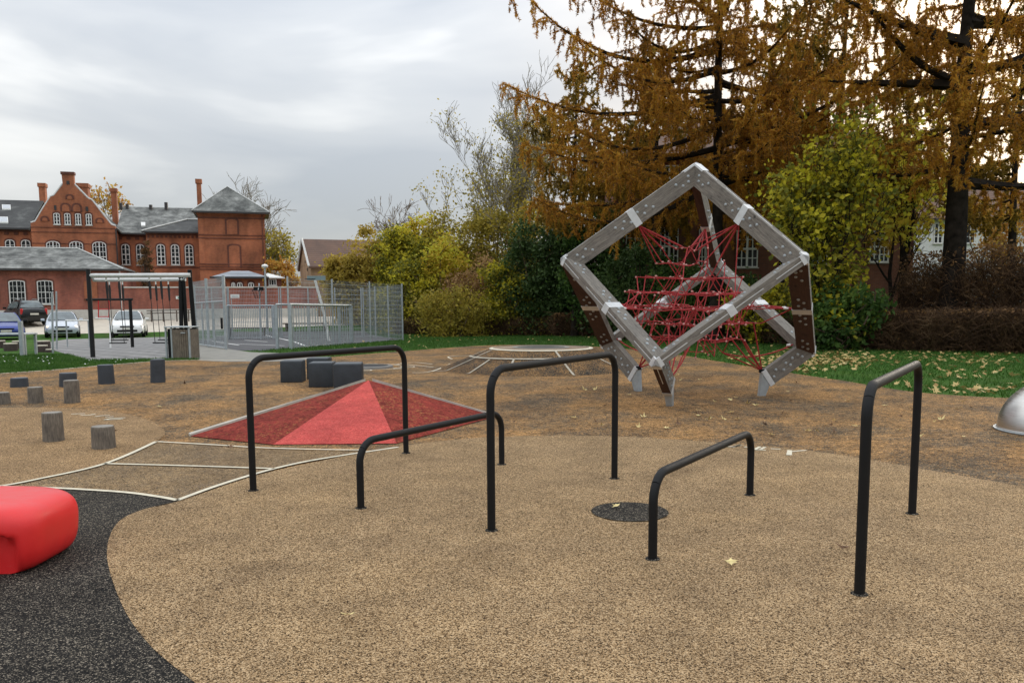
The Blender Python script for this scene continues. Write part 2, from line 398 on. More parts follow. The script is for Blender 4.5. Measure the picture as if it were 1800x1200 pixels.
def gp(pts, n=8, closed=False, smooth=True):
    P = np.array([G(*p)[:2] for p in pts])
    return smooth_curve(P, n, closed) if smooth else P
# rubber playground: far rim follows the lawn edge, the rest runs out of the frame
rim = gp([(-140, 668), (0, 657), (100, 650), (200, 641), (300, 634), (400, 633), (480, 634), (560, 629), (700, 618), (860, 607), (1000, 607), (1120, 615), (1250, 633), (1330, 646), (1420, 660), (1500, 672), (1600, 688), (1700, 696), (1800, 701), (1960, 712)])
RUB = np.vstack([rim, [(16, 6), (16, -12), (-14, -12), (-18, 4)]])
sheet('playground_surface', RUB, .004, m_brown)
edge = MB(); ribbon(edge, rim[:44], .14, .010)
tag(edge.build('edging_strip', plain('edging', (.50, .42, .30), .85, var=.25, vscale=4)), kind='structure')
# pale worn flecks on the edging
TANC = gp([(345, 1205), (262, 1135), (212, 1060), (188, 975), (206, 922), (250, 898), (316, 882), (455, 836), (600, 804), (700, 786), (800, 774), (900, 768), (1080, 768), (1300, 782), (1450, 797), (1600, 822), (1800, 857)], 8)
tan = np.vstack([TANC, [(7.5, 6.2), (9, 3), (9, -6), (0, -6), (-.4, 1.2)]])
sheet('tan_rubber_area', tan, .012, m_tan)
LT = gp([(-220, 716), (-100, 716), (0, 717), (100, 718), (200, 725), (262, 740), (290, 760), (275, 778)], 8)
L5 = gp([(275, 778), (185, 817), (55, 847), (0, 857)], 8)
sheet('tan_rubber_circle', np.vstack([LT, L5[1:], [(-9, L5[-1][1])]]), .012, m_tan2)
L1 = gp([(275, 778), (380, 784), (460, 789), (560, 792), (640, 793)], 6)
L4 = gp([(0, 857.6), (60, 859), (130, 862), (220, 868), (280, 876), (312, 882)], 6)
L3 = gp([(312, 882), (380, 857), (460, 832), (530, 815), (600, 803), (660, 794), (700, 788)], 6)
hop = np.vstack([L1, L3[::-1], L4[::-1], L5[::-1][:-1]])
sheet('brown_rubber_path', hop, .008, m_mid)
darkz = np.vstack([L4, gp([(316, 882), (250, 898), (206, 922), (188, 975), (212, 1060), (262, 1135), (345, 1205)], 8), [(-.4, 1.2), (-1, -4), (-9, -4), (-9, L4[0][1])]])
sheet('dark_rubber_area', darkz, .0105, m_dark)
mk = MB()
for c, w in ((L1, .045), (L3, .05), (L4, .05), (L5, .05), (gp([(183, 817), (330, 821), (482, 826)], 5), .045)): ribbon(mk, c, w, .018)
tag(mk.build('painted_line', m_line), kind='structure')
# round dark inlay between the bars
c0 = G(1107, 902); an = np.linspace(0, 2*math.pi, 49)[:-1]
sheet('dark_rubber_spot', np.stack([c0[0]+.29*np.cos(an), c0[1]+.29*np.sin(an)], 1), .018, m_dark)
# painted chevrons and arrows (worn lettering) on the tan areas
def strokes(name, lst, w):
    m_ = MB()
    for q in lst: ribbon(m_, gp(q, 3), w, .018)
    tag(m_.build(name, m_line), kind='structure')
strokes('painted_arrow', [[(1270, 787), (1290, 787), (1302, 784)], [(1288, 788), (1301, 784)], [(1308, 788), (1318, 788)], [(1327, 792), (1336, 787.5)], [(1327, 792.5), (1346, 793.5)], [(1337, 792), (1345, 788)], [(1355, 791), (1372, 792)], [(1392, 796), (1417, 793.5)]], .035)
mk = MB(); mk.poly(np.array([G(1382, 799, .018), G(1392, 799.5, .018), G(1392.5, 791, .018), G(1384, 790.5, .018)])); tag(mk.build('painted_arrow_head', m_line), kind='structure')
strokes('painted_arrow', [[(125, 729.5), (150, 728.5)], [(142, 731.5), (155, 731.5), (168, 729.5)], [(167, 734), (178, 732.5), (193, 731.5)], [(185, 735), (200, 734)], [(183, 739.5), (200, 739), (216, 738)], [(184, 739.5), (198, 737), (220, 736)]], .045)

# swing pad, path, court, car park
PAD = gp([(60, 606), (118, 596), (300, 592), (338, 600), (348, 622), (345, 631), (150, 633), (112, 621)], 1, smooth=False)
def padmat():
    m, n, b = new_mat('pad_tiles'); v = objco(n, world=True); ck = nd(n, 'ShaderNodeTexChecker'); ck.inputs['Scale'].default_value = 1.6
    mpp = nd(n, 'ShaderNodeMapping'); mpp.inputs['Scale'].default_value = (1, 1, 0); n.links.new(v, mpp.inputs[0]); n.links.new(mpp.outputs[0], ck.inputs['Vector'])
    ck.inputs['Color1'].default_value = (.13, .13, .13, 1); ck.inputs['Color2'].default_value = (.30, .295, .285, 1)
    f = noise(n, v, .6, 4, .6); c = mixc(n, ramp(n, [(.4, (.2,)*3), (.6, (.95,)*3)], f), ck.outputs['Color'], (.20, .195, .19))
    n.links.new(c, b.inputs['Base Color']); b.inputs['Roughness'].default_value = .9; return m
sheet('swing_pad', PAD, .006, padmat())
PATH = gp([(345, 631), (348, 622), (340, 604), (398, 613), (440, 619), (500, 621), (565, 629), (520, 635), (400, 636), (352, 634)], 1, smooth=False)
sheet('concrete_path', PATH, .008, m_conc)
COURT = gp([(398, 615), (455, 617), (505, 612), (622, 604), (708, 597), (640, 581), (400, 583), (340, 600)], 1, smooth=False)
sheet('asphalt_court', COURT, .005, m_asph)
mk = MB(); ribbon(mk, gp([(463, 588), (510, 599), (541, 610)], 4), .12, .012); ribbon(mk, gp([(372, 600), (420, 607)], 4), .1, .012); ribbon(mk, gp([(430, 598), (470, 601)], 3), .1, .012); ribbon(mk, gp([(400, 604), (500, 608)], 3), .1, .012)
tag(mk.build('court_line', m_white), kind='structure')
PARK = np.array([G(-330, 589)[:2], G(60, 588)[:2], G(260, 584)[:2], G(420, 578)[:2], G(560, 573)[:2], G(640, 571)[:2], (-2, 66), (-16, 72), (-60, 72)])
sheet('gravel_car_park', PARK, .006, m_gravel)

# grass blades, daisies
def blades(name, n, box, hgt, mat, keep):
    x = rng.uniform(box[0], box[1], n); y = rng.uniform(box[2], box[3], n); k = keep(x, y); x, y = x[k]+rng.normal(0, .05, k.sum()), y[k]+rng.normal(0, .05, k.sum()); n = len(x)
    z = np.array([H(t) for t in y]); a = rng.uniform(0, 2*math.pi, n); h = hgt*rng.uniform(.5, 1.2, n); w = .006+.010*rng.random(n)
    lean = rng.normal(0, .45, (n, 2))*h[:, None]
    dx, dy = np.cos(a)*w, np.sin(a)*w
    V = np.stack([np.stack([x-dx, y-dy, z], 1), np.stack([x+dx, y+dy, z], 1), np.stack([x+lean[:, 0], y+lean[:, 1], z+h], 1)], 1).reshape(-1, 3)
    m_ = MB().add(V, np.arange(3*n).reshape(-1, 3)); return m_.build(name, mat)
def on_lawn(x, y):
    return ~(inpoly(x, y, RUB) | inpoly(x, y, PAD) | inpoly(x, y, PATH) | inpoly(x, y, COURT) | inpoly(x, y, PARK))
tag(blades('lawn_grass', 90000, (-22, -6, 18.5, 27), .075, m_blade, on_lawn), 'short green lawn strip in front of the swings', 'grass', kind='stuff')
tag(blades('lawn_grass', 165000, (-9, 24, 10.5, 52), .085, m_blade, on_lawn), 'green lawn between the rubber surface and the hedges', 'grass', kind='stuff')

# fallen leaves
def leaf_shape():
    a = np.array([0, 18, 35, 52, 72, 90, 108, 128, 145, 162, 180, 225, 270, 315])*math.pi/180
    r = np.array([.75, .42, .9, .45, .55, 1.0, .55, .45, .9, .42, .75, .35, .55, .35])
    return np.stack([r*np.cos(a), r*np.sin(a)], 1)
LS = leaf_shape()
def leaf_mesh(name, mat, size, curl, seed):
    rg = np.random.default_rng(seed); P = LS*size*rg.uniform(.85, 1.1, (len(LS), 1))
    z = curl*(np.linalg.norm(P, axis=1)/size)**2*rg.uniform(.2, 1.2, len(P))
    V = np.vstack([[(0, 0, .004)], np.column_stack([P, z+.003])]); n = len(P); i = np.arange(n)
    m_ = MB().add(V, np.stack([np.zeros(n, int), i+1, (i+1) % n+1], 1))
    return m_.mesh(name, mat)
m_fall = leafmat('fallen_leaf', [(0, (.20, .105, .035)), (.35, (.42, .27, .10)), (.7, (.58, .44, .18)), (1, (.62, .50, .26))], 3., .15)
m_falln = plain('fallen_leaf_yellow', (.74, .60, .27), .7, var=.25, vscale=9)
m_fallb = plain('fallen_leaf_brown', (.16, .085, .04), .7, var=.3, vscale=9)
LM = [leaf_mesh('maple_leaf', [m_falln, m_fall, m_fallb][k % 3], .075, .03+.012*k, 20+k) for k in range(6)]
big = [(612, 1080, 0, 'small yellow maple leaf lying alone in the foreground on tan rubber'), (1285, 986, 0, 'pale yellow maple leaf lying near the front right low bar'),
       (1488, 963, 2, 'curled brown leaf lying beside the tall right bar'), (1085, 888, 0, 'yellow maple leaf on the rim of the round dark inlay'),
       (205, 757, 2, 'curled brown leaf lying beside the short wooden stump'), (405, 785, 2, 'dry brown leaf lying at the foot of the red pyramid')]
for px, py, k, lb in big:
    g = G(px, py, .045); s = .72 if py > 850 else .85
    o = link('fallen_leaf', LM[k], None, Matrix.Translation(g) @ Matrix.Rotation(rng.uniform(0, 6), 4, 'Z') @ Matrix.Rotation(R(-20), 4, 'X') @ Matrix.Scale(s, 4)); tag(o, lb, 'leaf', 'fallen leaves on the playground')
pts = []
while len(pts) < 70:
    px, py = rng.uniform(150, 1795), rng.uniform(640, 800)
    if rng.random() < .45: px, py = rng.uniform(1000, 1795), rng.uniform(655, 770)
    if 335 < px < 880 and 665 < py: continue
    if px < 1000 and rng.random() < .35: continue
    if px > 1500 and py < 705: continue
    if 480 < px < 640 and py < 690: continue
    g = G(px, py, .02)
    if py > 770 and rng.random() < .7: continue
    if math.hypot(g[0]-.75, g[1]-20) < 2.5 or not inpoly(np.array([g[0]]), np.array([g[1]]), RUB)[0]: continue
    pts.append(g)
for g in pts:
    o = link('fallen_leaf', LM[rng.integers(0, 6)], None, Matrix.Translation(g) @ Matrix.Rotation(rng.uniform(0, 6), 4, 'Z') @ Matrix.Rotation(rng.normal(0, .22), 4, 'X') @ Matrix.Scale(rng.uniform(.55, 1.0), 4))
    tag(o, 'dry autumn leaf lying on the speckled brown rubber', 'leaf', 'scattered leaves on the brown rubber')
def litter(name, n, fn, mat, smin, smax, lift=.05):
    P = fn(n); n = len(P); k = len(LS); s = rng.uniform(smin, smax, n); a = rng.uniform(0, 6.3, n); ca, sa = np.cos(a), np.sin(a)
    X = LS[:, 0][None]*s[:, None]; Y = LS[:, 1][None]*s[:, None]; tx, ty = rng.normal(0, .35, n), rng.normal(0, .35, n)
    V = np.stack([P[:, 0, None]+X*ca[:, None]-Y*sa[:, None], P[:, 1, None]+X*sa[:, None]+Y*ca[:, None], P[:, 2, None]+lift+X*tx[:, None]+Y*ty[:, None]], -1).reshape(-1, 3)
    return MB().add(V, np.arange(n*k).reshape(n, k)).build(name, mat)
def lawn_pts(n):
    cx_, cy_ = rng.uniform(1290, 1830, 45), rng.uniform(612, 700, 45); k_ = rng.integers(0, 45, n)
    px = np.concatenate([cx_[k_]+rng.normal(0, 26, n), rng.normal(1430, 62, n), rng.uniform(1180, 1800, n//2)]); py = np.concatenate([cy_[k_]+rng.normal(0, 4.5, n), rng.normal(633, 9, n), rng.uniform(606, 640, n//2)])
    o = np.array([G(a, b) for a, b in zip(px, py) if b > 604]); return o[~inpoly(o[:, 0], o[:, 1], RUB)]
tag(litter('leaf_litter', 470, lawn_pts, m_fall, .05, .105), 'yellow and tan fallen leaves strewn over the right lawn', 'leaves', kind='stuff')
def lawn_pts2(n):
    o = np.array([G(a, b) for a, b in zip(rng.uniform(560, 1300, n), rng.uniform(568, 630, n))]); return o[~inpoly(o[:, 0], o[:, 1], RUB) & ~inpoly(o[:, 0], o[:, 1], COURT)]
tag(litter('leaf_litter', 260, lawn_pts2, m_fall, .05, .10, .08), 'sparse fallen leaves on the lawn behind the mound', 'leaves', kind='stuff')
def daisies(n):
    cx = rng.choice([20, 55, 75, 90, 150, 165, 220, 230, 195], n); o = np.array([G(a, b) for a, b in zip(cx+rng.normal(0, 9, n), rng.uniform(627, 644, n))]); return o[on_lawn(o[:, 0], o[:, 1])]
tag(litter('daisies', 90, daisies, m_white, .018, .034, .07), 'white daisies dotted over the left lawn strip', 'flowers', kind='stuff')

# ================================================================== FOREGROUND EQUIPMENT
# --- black bent-tube bars
BDX, BDY = 1.0795, 1.679
def bar(px, py, hgt, label, dx=BDX, dy=BDY, fix=None):
    g = G(px, py); x, y = (g[0], g[1]) if fix is None else fix
    t = thing('exercise_bar', label, 'bar', (x, y, 0), 0, 'black steel bars on the tan circle')
    L = math.hypot(dx, dy); r = .17; P = [(0, -.05), (0, .15*hgt), (0, .5*hgt), (0, hgt-r)]
    P += [(r-r*math.cos(a), hgt-r+r*math.sin(a)) for a in np.linspace(0, math.pi/2, 10)[1:]]
    P += [(L*.3, hgt), (L*.5, hgt), (L*.7, hgt)]
    P += [(L-r+r*math.sin(a), hgt-r+r*math.cos(a)) for a in np.linspace(0, math.pi/2, 10)]
    P += [(L, .5*hgt), (L, .15*hgt), (L, -.05)]
    ux, uy = dx/L, dy/L
    for s in (0, L):
        MB().lathe([(.047, .0121), (.044, .0165), (.030, .019)], 14, (s*ux, s*uy, 0), cap=False).build('ground_seal', m_dark, t, True, True)
    V = [(s*ux, s*uy, z) for s, z in P]
    i0, i1 = 3, len(P)-4
    MB().tube(V[i0+4:i1-3], .0285, 16, False).build('top_rail', m_black, t, True, True)
    MB().tube(V[:i0+5], .0285, 16).build('post', m_black, t, True, True)
    MB().tube(V[i1-4:], .0285, 16).build('post', m_black, t, True, True)
def bar2(b1, b2, hgt, label):
    a, b_ = G(*b1), G(*b2); bar(0, 0, hgt, label, b_[0]-a[0], b_[1]-a[1], (a[0], a[1]))
bar2((445.4, 864), (713.9, 798), 1.135, 'tall black bent-tube bar standing leftmost, in front of the red pyramid')
bar2((864, 934.5), (1080, 843), 1.135, 'tall black bent-tube bar standing in the middle')
bar2((1510.5, 1047), (1603, 905), 1.135, 'tall black bent-tube bar standing rightmost')
bar2((634.5, 895), (882, 818), .53, 'low black bent-tube bar between the left and middle tall bars')
bar2((1147, 985), (1318, 872), .535, 'low black bent-tube bar beside the round dark inlay')

# --- red moulded seat at the left edge
g = G(60, 1012); cx, cy = -3.60, 5.08
t = thing('moulded_seat', 'big glossy red moulded plastic seat with a recess at the left edge', 'seat', (cx, cy, 0))
nu, nv = 144, 64; U = np.linspace(0, 2*math.pi, nu, endpoint=False); Vv = np.linspace(-math.pi/2, math.pi/2, nv)
uu, vv = np.meshgrid(U, Vv)
def spow(a, p): return np.sign(a)*np.abs(a)**p
rad = np.where(vv > 0, spow(np.cos(vv), .24), spow(np.cos(vv), .13)); hz = spow(np.sin(vv), .62)
prx = .80*spow(np.cos(uu), .42); pry = .41*spow(np.sin(uu), .42)
h = .425; z = h/2+h/2*hz
tap = 1-.05*np.clip(1-z/h, 0, 1)**1.4-.03*(z/h)**3
X = prx*rad*tap; Y = pry*rad*tap
dish = .014*np.exp(-((X/.5)**2+(Y/.25)**2)); z = np.where(vv > .5, z-dish, z)
# arched recess in the side facing the camera
ss = lambda a, b, x: np.clip((x-a)/(b-a), 0, 1)**2*(3-2*np.clip((x-a)/(b-a), 0, 1))
lip = .335-.10*np.clip((X-.35)/.3, 0, 1)**2
rec = ss(.72, .64, X)*ss(.03, -.03, z-lip)
Y = Y*(1-rec)+np.maximum(Y, -.27)*rec
Vs = np.stack([X, Y, z], -1).reshape(-1, 3); k = np.arange(nu); kn = (k+1) % nu
fs = np.concatenate([np.stack([i*nu+k, i*nu+kn, (i+1)*nu+kn, (i+1)*nu+k], 1) for i in range(nv-1)])
def seatmat():
    m, n, b = new_mat('red_plastic'); o = objco(n); f = noise(n, o, 2.2, 6, .7, .4); sc = noise(n, objco(n, (3, 14, 9)), 6, 5, .75, 1.5)
    c = ramp(n, [(.3, (.66, .013, .016)), (.7, (.78, .022, .022))], f)
    c = mixc(n, ramp(n, [(.60, (0,)*3), (.72, (.28,)*3)], sc), c, (.55, .20, .17))
    n.links.new(c, b.inputs['Base Color']); n.links.new(ramp(n, [(.35, (.30,)*3), (.7, (.52,)*3)], f), b.inputs['Roughness']); bump(n, b, sc, .05, .003); return m
m_redp = seatmat()
MB().add(Vs, fs).build('seat_shell', m_redp, t, True, True)

# --- brushed steel dome at the right edge
dc = G(1850, 752); dr = .66
t = thing('steel_dome', 'shiny brushed steel half dome at the right edge', 'dome', (6.60, 9.95, 0))
pr = [(dr*1.015, .0), (dr*1.015, .035), (dr, .04)]+[(dr*math.cos(a), .04+.60*math.sin(a)) for a in np.linspace(.04, math.pi/2-.02, 22)]
def steelmat():
    m, n, b = new_mat('brushed_steel'); f = noise(n, objco(n, (1, 1, 60)), 3, 3, .6); b.inputs['Metallic'].default_value = 1
    n.links.new(ramp(n, [(.3, (.52, .51, .49)), (.7, (.68, .67, .65))], f), b.inputs['Base Color'])
    r_ = ramp(n, [(.3, (.26,)*3), (.7, (.40,)*3)], f); n.links.new(r_, b.inputs['Roughness']); bump(n, b, f, .08, .002); return m
MB().lathe(pr, 64).build('dome_shell', steelmat(), t, True, True)
MB().lathe([(dr*1.06, .012), (dr*1.06, .022), (dr*1.0, .03)], 64).build('base_ring', m_galv, t, True, True)

# --- red rubber pyramid
A = np.array([G(335, 768), G(480, 783), G(697, 781), G(872, 733)]); ap = W(648, 668, 12.0)
bk = np.array([(-1.62, 14.0, 0), (-2.35, 14.5, 0), (-3.05, 13.2, 0)])
t = thing('rubber_pyramid', 'low red rubber pyramid with pale edges behind the left bar', 'play mound', (ap[0], ap[1], 0))
def tri_panel(a, b_, c, m_, nm='slope_panel', n=10):
    """subdivided, slightly uneven triangular face"""
    mbb = MB(); V = []; idx = {}
    for i in range(n+1):
        for j in range(n+1-i):
            u, v = i/n, j/n; p = a*(1-u-v)+b_*u+c*v
            e_ = min(u, v, 1-u-v); p = p+np.array([0, 0, .02*math.sin(math.pi*min(1, e_*2.2))]); idx[i, j] = len(V); V.append(p)
    Fq = []
    for i in range(n):
        for j in range(n-i):
            Fq.append((idx[i, j], idx[i+1, j], idx[i, j+1]))
            if i+j < n-1: Fq.append((idx[i+1, j], idx[i+1, j+1], idx[i, j+1]))
    mbb.add(np.array(V), np.array(Fq)); return mbb.build(nm, m_, t, True)
dz = np.array([0, 0, .014]); B4 = A+dz
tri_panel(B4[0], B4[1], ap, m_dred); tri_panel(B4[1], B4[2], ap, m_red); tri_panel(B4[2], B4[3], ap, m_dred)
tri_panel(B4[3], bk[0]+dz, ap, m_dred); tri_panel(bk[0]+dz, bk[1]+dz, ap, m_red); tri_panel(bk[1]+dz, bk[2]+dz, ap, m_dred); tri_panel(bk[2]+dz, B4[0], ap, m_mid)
m_edgep = plain('pale_edge', (.46, .43, .37), .8, var=.2, vscale=5, bmp=.2)
def edge_band(a, b_, w0, w1, side):
    d = (b_-a)/np.linalg.norm(b_-a); s = np.array(side, float); s /= np.linalg.norm(s)
    up = np.array([0, 0, .022])
    P = np.array([a+up, a+s*w0, b_+s*w1, b_+up]); Q = P-np.array([0, 0, .06])
    MB().prism(Q, P).build('edge_band', m_edgep, t)
edge_band(B4[0], ap+np.array([-.05, .02, 0]), .13, .04, (-.5, .85, .16)); edge_band(ap+np.array([.05, .02, 0]), B4[3], .04, .07, (.45, .85, .1))

# --- dark cubes
def cube(px, py, s, rz, label):
    g = G(px, py); t = thing('play_cube', label, 'cube', (g[0], g[1]+s/2, 0), rz, 'dark grey play cubes')
    V, Fs = rbox(s, s, s, .018, 3); MB().add(V, Fs).build('cube_body', m_slate, t, True, True)
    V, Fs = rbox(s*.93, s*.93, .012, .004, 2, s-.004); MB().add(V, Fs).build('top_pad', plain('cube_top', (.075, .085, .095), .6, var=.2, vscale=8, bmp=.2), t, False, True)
cube(511, 672.5, .43, .06, 'dark grey play cube standing apart at the left of the cluster')
cube(558, 667, .44, .0, 'dark grey play cube at the back of the cluster')
cube(563, 681, .46, .05, 'dark grey play cube at the front of the cluster')
cube(609, 689, .50, .10, 'dark grey play cube nearest the red pyramid')

# --- stepping posts
def stump(px, py, dia, hgt, label, m_side, m_top, name, grp, seg=20, lean=0., irr=.03):
    g = G(px, py); t = thing(name, label, 'post' if name == 'stepping_post' else 'stump', (g[0], g[1]+dia*.4, 0), rng.uniform(0, 3), grp)
    r = dia/2; an = np.arange(seg)*2*math.pi/seg; k = 1+irr*np.sin(an*3+rng.uniform(0, 6))+irr*.6*rng.normal(0, 1, seg)
    lv = [(1.04, -.02), (1.02, .05), (1.0, hgt*.5), (.99, hgt-.02), (.97, hgt-.006), (.93, hgt)]
    V = np.array([(r*s*k[i]*math.cos(an[i])+lean*z, r*s*k[i]*math.sin(an[i]), z) for s, z in lv for i in range(seg)])
    ii = np.arange(seg); jn = (ii+1) % seg
    m_ = MB(); m_.add(V, np.concatenate([np.stack([q*seg+ii, q*seg+jn, (q+1)*seg+jn, (q+1)*seg+ii], 1) for q in range(len(lv)-1)]))
    m_.build('side', m_side, t, True, True)
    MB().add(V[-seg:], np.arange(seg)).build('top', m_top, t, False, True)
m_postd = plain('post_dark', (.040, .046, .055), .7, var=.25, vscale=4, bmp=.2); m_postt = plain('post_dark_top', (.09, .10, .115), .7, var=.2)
for (px, py, d, h_, lb) in ((28, 681, .31, .18, 'shortest dark grey stepping post, at the far left'), (114, 680.5, .31, .27, 'dark grey stepping post half hidden behind a wooden stump'),
                            (182.5, 675.5, .30, .385, 'second tallest dark grey stepping post, slightly leaning'), (273.5, 673, .285, .475, 'tallest dark grey stepping post, nearest the wooden bin')):
    stump(px, py, d, h_, lb, m_postd, m_postt, 'stepping_post', 'dark stepping posts along the lawn', 24, .03, .012)
m_stump = woodmat('stump_wood', (.075, .062, .05), (.24, .205, .16), (9, 9, 1.2)); m_stumpt = woodmat('stump_end', (.17, .155, .13), (.36, .33, .28), (5, 5, 5))
for (px, py, d, h_, lb) in ((-1, 711, .23, .19, 'pale wooden stump cut off by the left edge'), (57.5, 709, .225, .26, 'medium wooden stump left of the tall grey one'), (122, 709, .235, .37, 'grey wooden stump in front of a dark post'),
                            (87, 778, .225, .345, 'tall wooden stump standing on the left tan circle'), (175.5, 791, .24, .255, 'short wooden stump on the tan circle near the cream line')):
    stump(px, py, d, h_, lb, m_stump, m_stumpt, 'wooden_stump', 'wooden stepping stumps', 22, rng.normal(0, .02), .02)

# --- mound with sunken trampoline
mc = np.array([gx(951, 20.2), 20.2, 0]); t = thing('trampoline_mound', 'round speckled rubber mound with a sunken trampoline on top', 'mound', mc)
rt, rb_, hm = 1.22, 2.45, .47
m_mound = granule('rubber_mound', DRK, [(a, tuple(x*.8 for x in c)) for a, c in BRN], .35, .68, .8, litter=.2)
prof = [(rb_, .006), (rb_-.12, .05), (1.9, .21), (1.5, .37), (rt+.05, hm-.015), (rt, hm), (.64, hm+.01)]
MB().lathe(prof, 72, (0, 0, 0), cap=False).build('mound_slope', m_mound, t, True, True)
MB().lathe([(rt-.01, hm+.006), (rt-.12, hm+.014), (.68, hm+.018)], 72, cap=False).build('top_ring', granule('rubber_pink', [(0, (.12, .085, .06)), (.5, (.33, .25, .18)), (1, (.46, .38, .29))], litter=.2), t, True, True)
MB().lathe([(rt+.04, hm+.001), (rt+.01, hm+.013), (rt-.05, hm+.017)], 72, cap=False).build('rim_line', m_line, t, True, True)
MB().lathe([(.69, hm+.012), (.69, hm+.03), (.58, hm+.03), (.58, hm-.1)], 60, cap=False).build('trampoline_frame', m_conc, t, True, True)
MB().lathe([(.585, hm-.04), (.3, hm-.06), (.01, hm-.065)], 48, cap=True).build('jump_mat', m_black, t, True, True)
def mound_h(r): return np.interp(r, [.64, rt, rt+.05, 1.5, 1.9, rb_-.12, rb_, 9], [hm+.01, hm, hm-.015, .37, .21, .05, .006, .006])
m_mline = plain('marking_worn', (.42, .375, .29), .85, var=.3, vscale=9)
def mound_line(th0, th1, r0, r1, w):
    n = max(6, int(40*max(abs(th1-th0), abs(r1-r0)/2))); th = np.linspace(th0, th1, n); rr = np.linspace(r0, r1, n)
    T = np.stack([np.gradient(rr*np.cos(th)), np.gradient(rr*np.sin(th))], 1); T /= np.linalg.norm(T, axis=1)[:, None]; N = np.stack([-T[:, 1], T[:, 0]], 1)*w/2
    P = np.stack([rr*np.cos(th), rr*np.sin(th)], 1); V = []
    for q in (P+N, P-N): V.append(np.column_stack([q, mound_h(np.linalg.norm(q, axis=1))+.018]))
    i = np.arange(n-1); MB().add(np.vstack(V), np.stack([i+n, i+1+n, i+1, i], 1)).build('painted_line', m_mline, t, False, True)
mound_line(R(178), R(320), 1.72, 1.62, .05)
for a, r0, r1 in ((R(204), 1.28, 2.9), (R(226), 1.75, 2.55), (R(247), 1.70, 2.0), (R(283), 1.25, 2.5), (R(318), 1.75, 2.4), (R(187), 1.28, 1.7)): mound_line(a, a+.03, r0, r1, .05)
# flat painted loops round the mound and the second trampoline
tr = G(647, 646); t = thing('ground_trampoline', 'black ground trampoline set flush in the rubber behind the cubes', 'trampoline', (tr[0], tr[1], 0))
MB().lathe([(.62, .012), (.60, .05), (.50, .055), (.50, .02)], 48, cap=False).build('trampoline_frame', plain('tramp_rim', (.19, .18, .165), .8), t, True, True)
MB().lathe([(.505, .035), (.25, .03), (.01, .028)], 40).build('jump_mat', m_black, t, True, True)
mk = MB()
an = np.linspace(0, 2*math.pi, 60)
ribbon(mk, np.stack([tr[0]+.86*np.cos(an), tr[1]+.86*np.sin(an)], 1), .05, .016)
for a in (0, 60, 95, 130, 200, 235, 275, 330):
    c = tr[:2]+.98*np.array([math.cos(R(a)), math.sin(R(a))]); a2 = np.linspace(0, 2*math.pi, 16); ribbon(mk, np.stack([c[0]+.16*np.cos(a2), c[1]+.16*np.sin(a2)], 1), .045, .0162)
ribbon(mk, gp([(760, 641), (730, 638), (705, 640), (762, 646)], 6), .05, .0164); ribbon(mk, gp([(725, 656), (752, 655), (775, 648), (792, 640)], 6), .05, .0166)
ribbon(mk, gp([(795, 632), (788, 628), (805, 626), (830, 626)], 6), .05, .0168)
tag(mk.build('painted_flower_line', m_line), kind='structure')

# ================================================================== CLIMBING CUBE
CC = np.array([2.944, 13.752, 1.493]); CA = 2.65
t = thing('climbing_cube', 'big weathered timber cube on its corner holding a red rope net', 'climbing frame', (CC[0], CC[1], 0))
ev = []
rq = Matrix.Rotation(math.sqrt(.023**2+.013**2+.253**2), 3, Vector((.023, .013, -.253)).normalized())
for az in (200, 320, 80):
    el = -math.asin(1/math.sqrt(3)); ev.append(np.array([math.cos(el)*math.cos(R(az)), math.cos(el)*math.sin(R(az)), math.sin(el)]))
ax = np.array([np.array(rq @ Vector(q)) for q in ev])                                   # cube axes (rows), pointing down from the top corner
Tv = CC-ax.sum(0)*CA/2
CV = {'T': Tv, 'L': Tv+CA*ax[0], 'R': Tv+CA*ax[1], 'B': Tv+CA*ax[2], 'F': Tv+CA*(ax[0]+ax[1]), 'LB': Tv+CA*(ax[0]+ax[2]), 'RB': Tv+CA*(ax[1]+ax[2]), 'Z': Tv+CA*ax.sum(0)}
m_wg = None
def beam_mats(d):
    """weathered timber with the grain along the beam"""
    out = []
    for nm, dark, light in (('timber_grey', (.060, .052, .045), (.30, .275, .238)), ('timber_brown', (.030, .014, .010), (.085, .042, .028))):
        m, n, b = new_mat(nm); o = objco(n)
        q = Vector((0, 0, 1)).rotation_difference(Vector(d)).inverted().to_euler()
        mpp = nd(n, 'ShaderNodeMapping'); mpp.inputs['Rotation'].default_value = q; n.links.new(o, mpp.inputs[0])
        m2 = nd(n, 'ShaderNodeMapping'); m2.inputs['Scale'].default_value = (14, 14, 1.1); n.links.new(mpp.outputs[0], m2.inputs[0])
        f = noise(n, m2.outputs[0], 4.2, 7, .74, .8); c = ramp(n, [(.28, dark), (.72, light)], f)
        k = noise(n, mpp.outputs[0], 5., 4, .7); c = mixc(n, 1.0, c, ramp(n, [(.25, (.45, .44, .44)), (.42, (1, 1, 1)), (.75, (1.18, 1.17, 1.14))], k), 'MULTIPLY')
        vo = nd(n, 'ShaderNodeTexVoronoi'); vo.inputs['Scale'].default_value = 2.6; n.links.new(mpp.outputs[0], vo.inputs['Vector'])
        c = mixc(n, ramp(n, [(.05, (.8,)*3), (.085, (0,)*3)], vo.outputs['Distance']), c, tuple(x*.35 for x in dark))
        n.links.new(c, b.inputs['Base Color']); b.inputs['Roughness'].default_value = .8; bump(n, b, f, .4, .006); out.append(m)
    return out
HW, DP = .066, .285
bolt_me = MB().lathe([(.025, 0), (.025, .006), (.017, .009), (.017, .014), (.009, .017)], 10).mesh('bolt', m_galv, True)
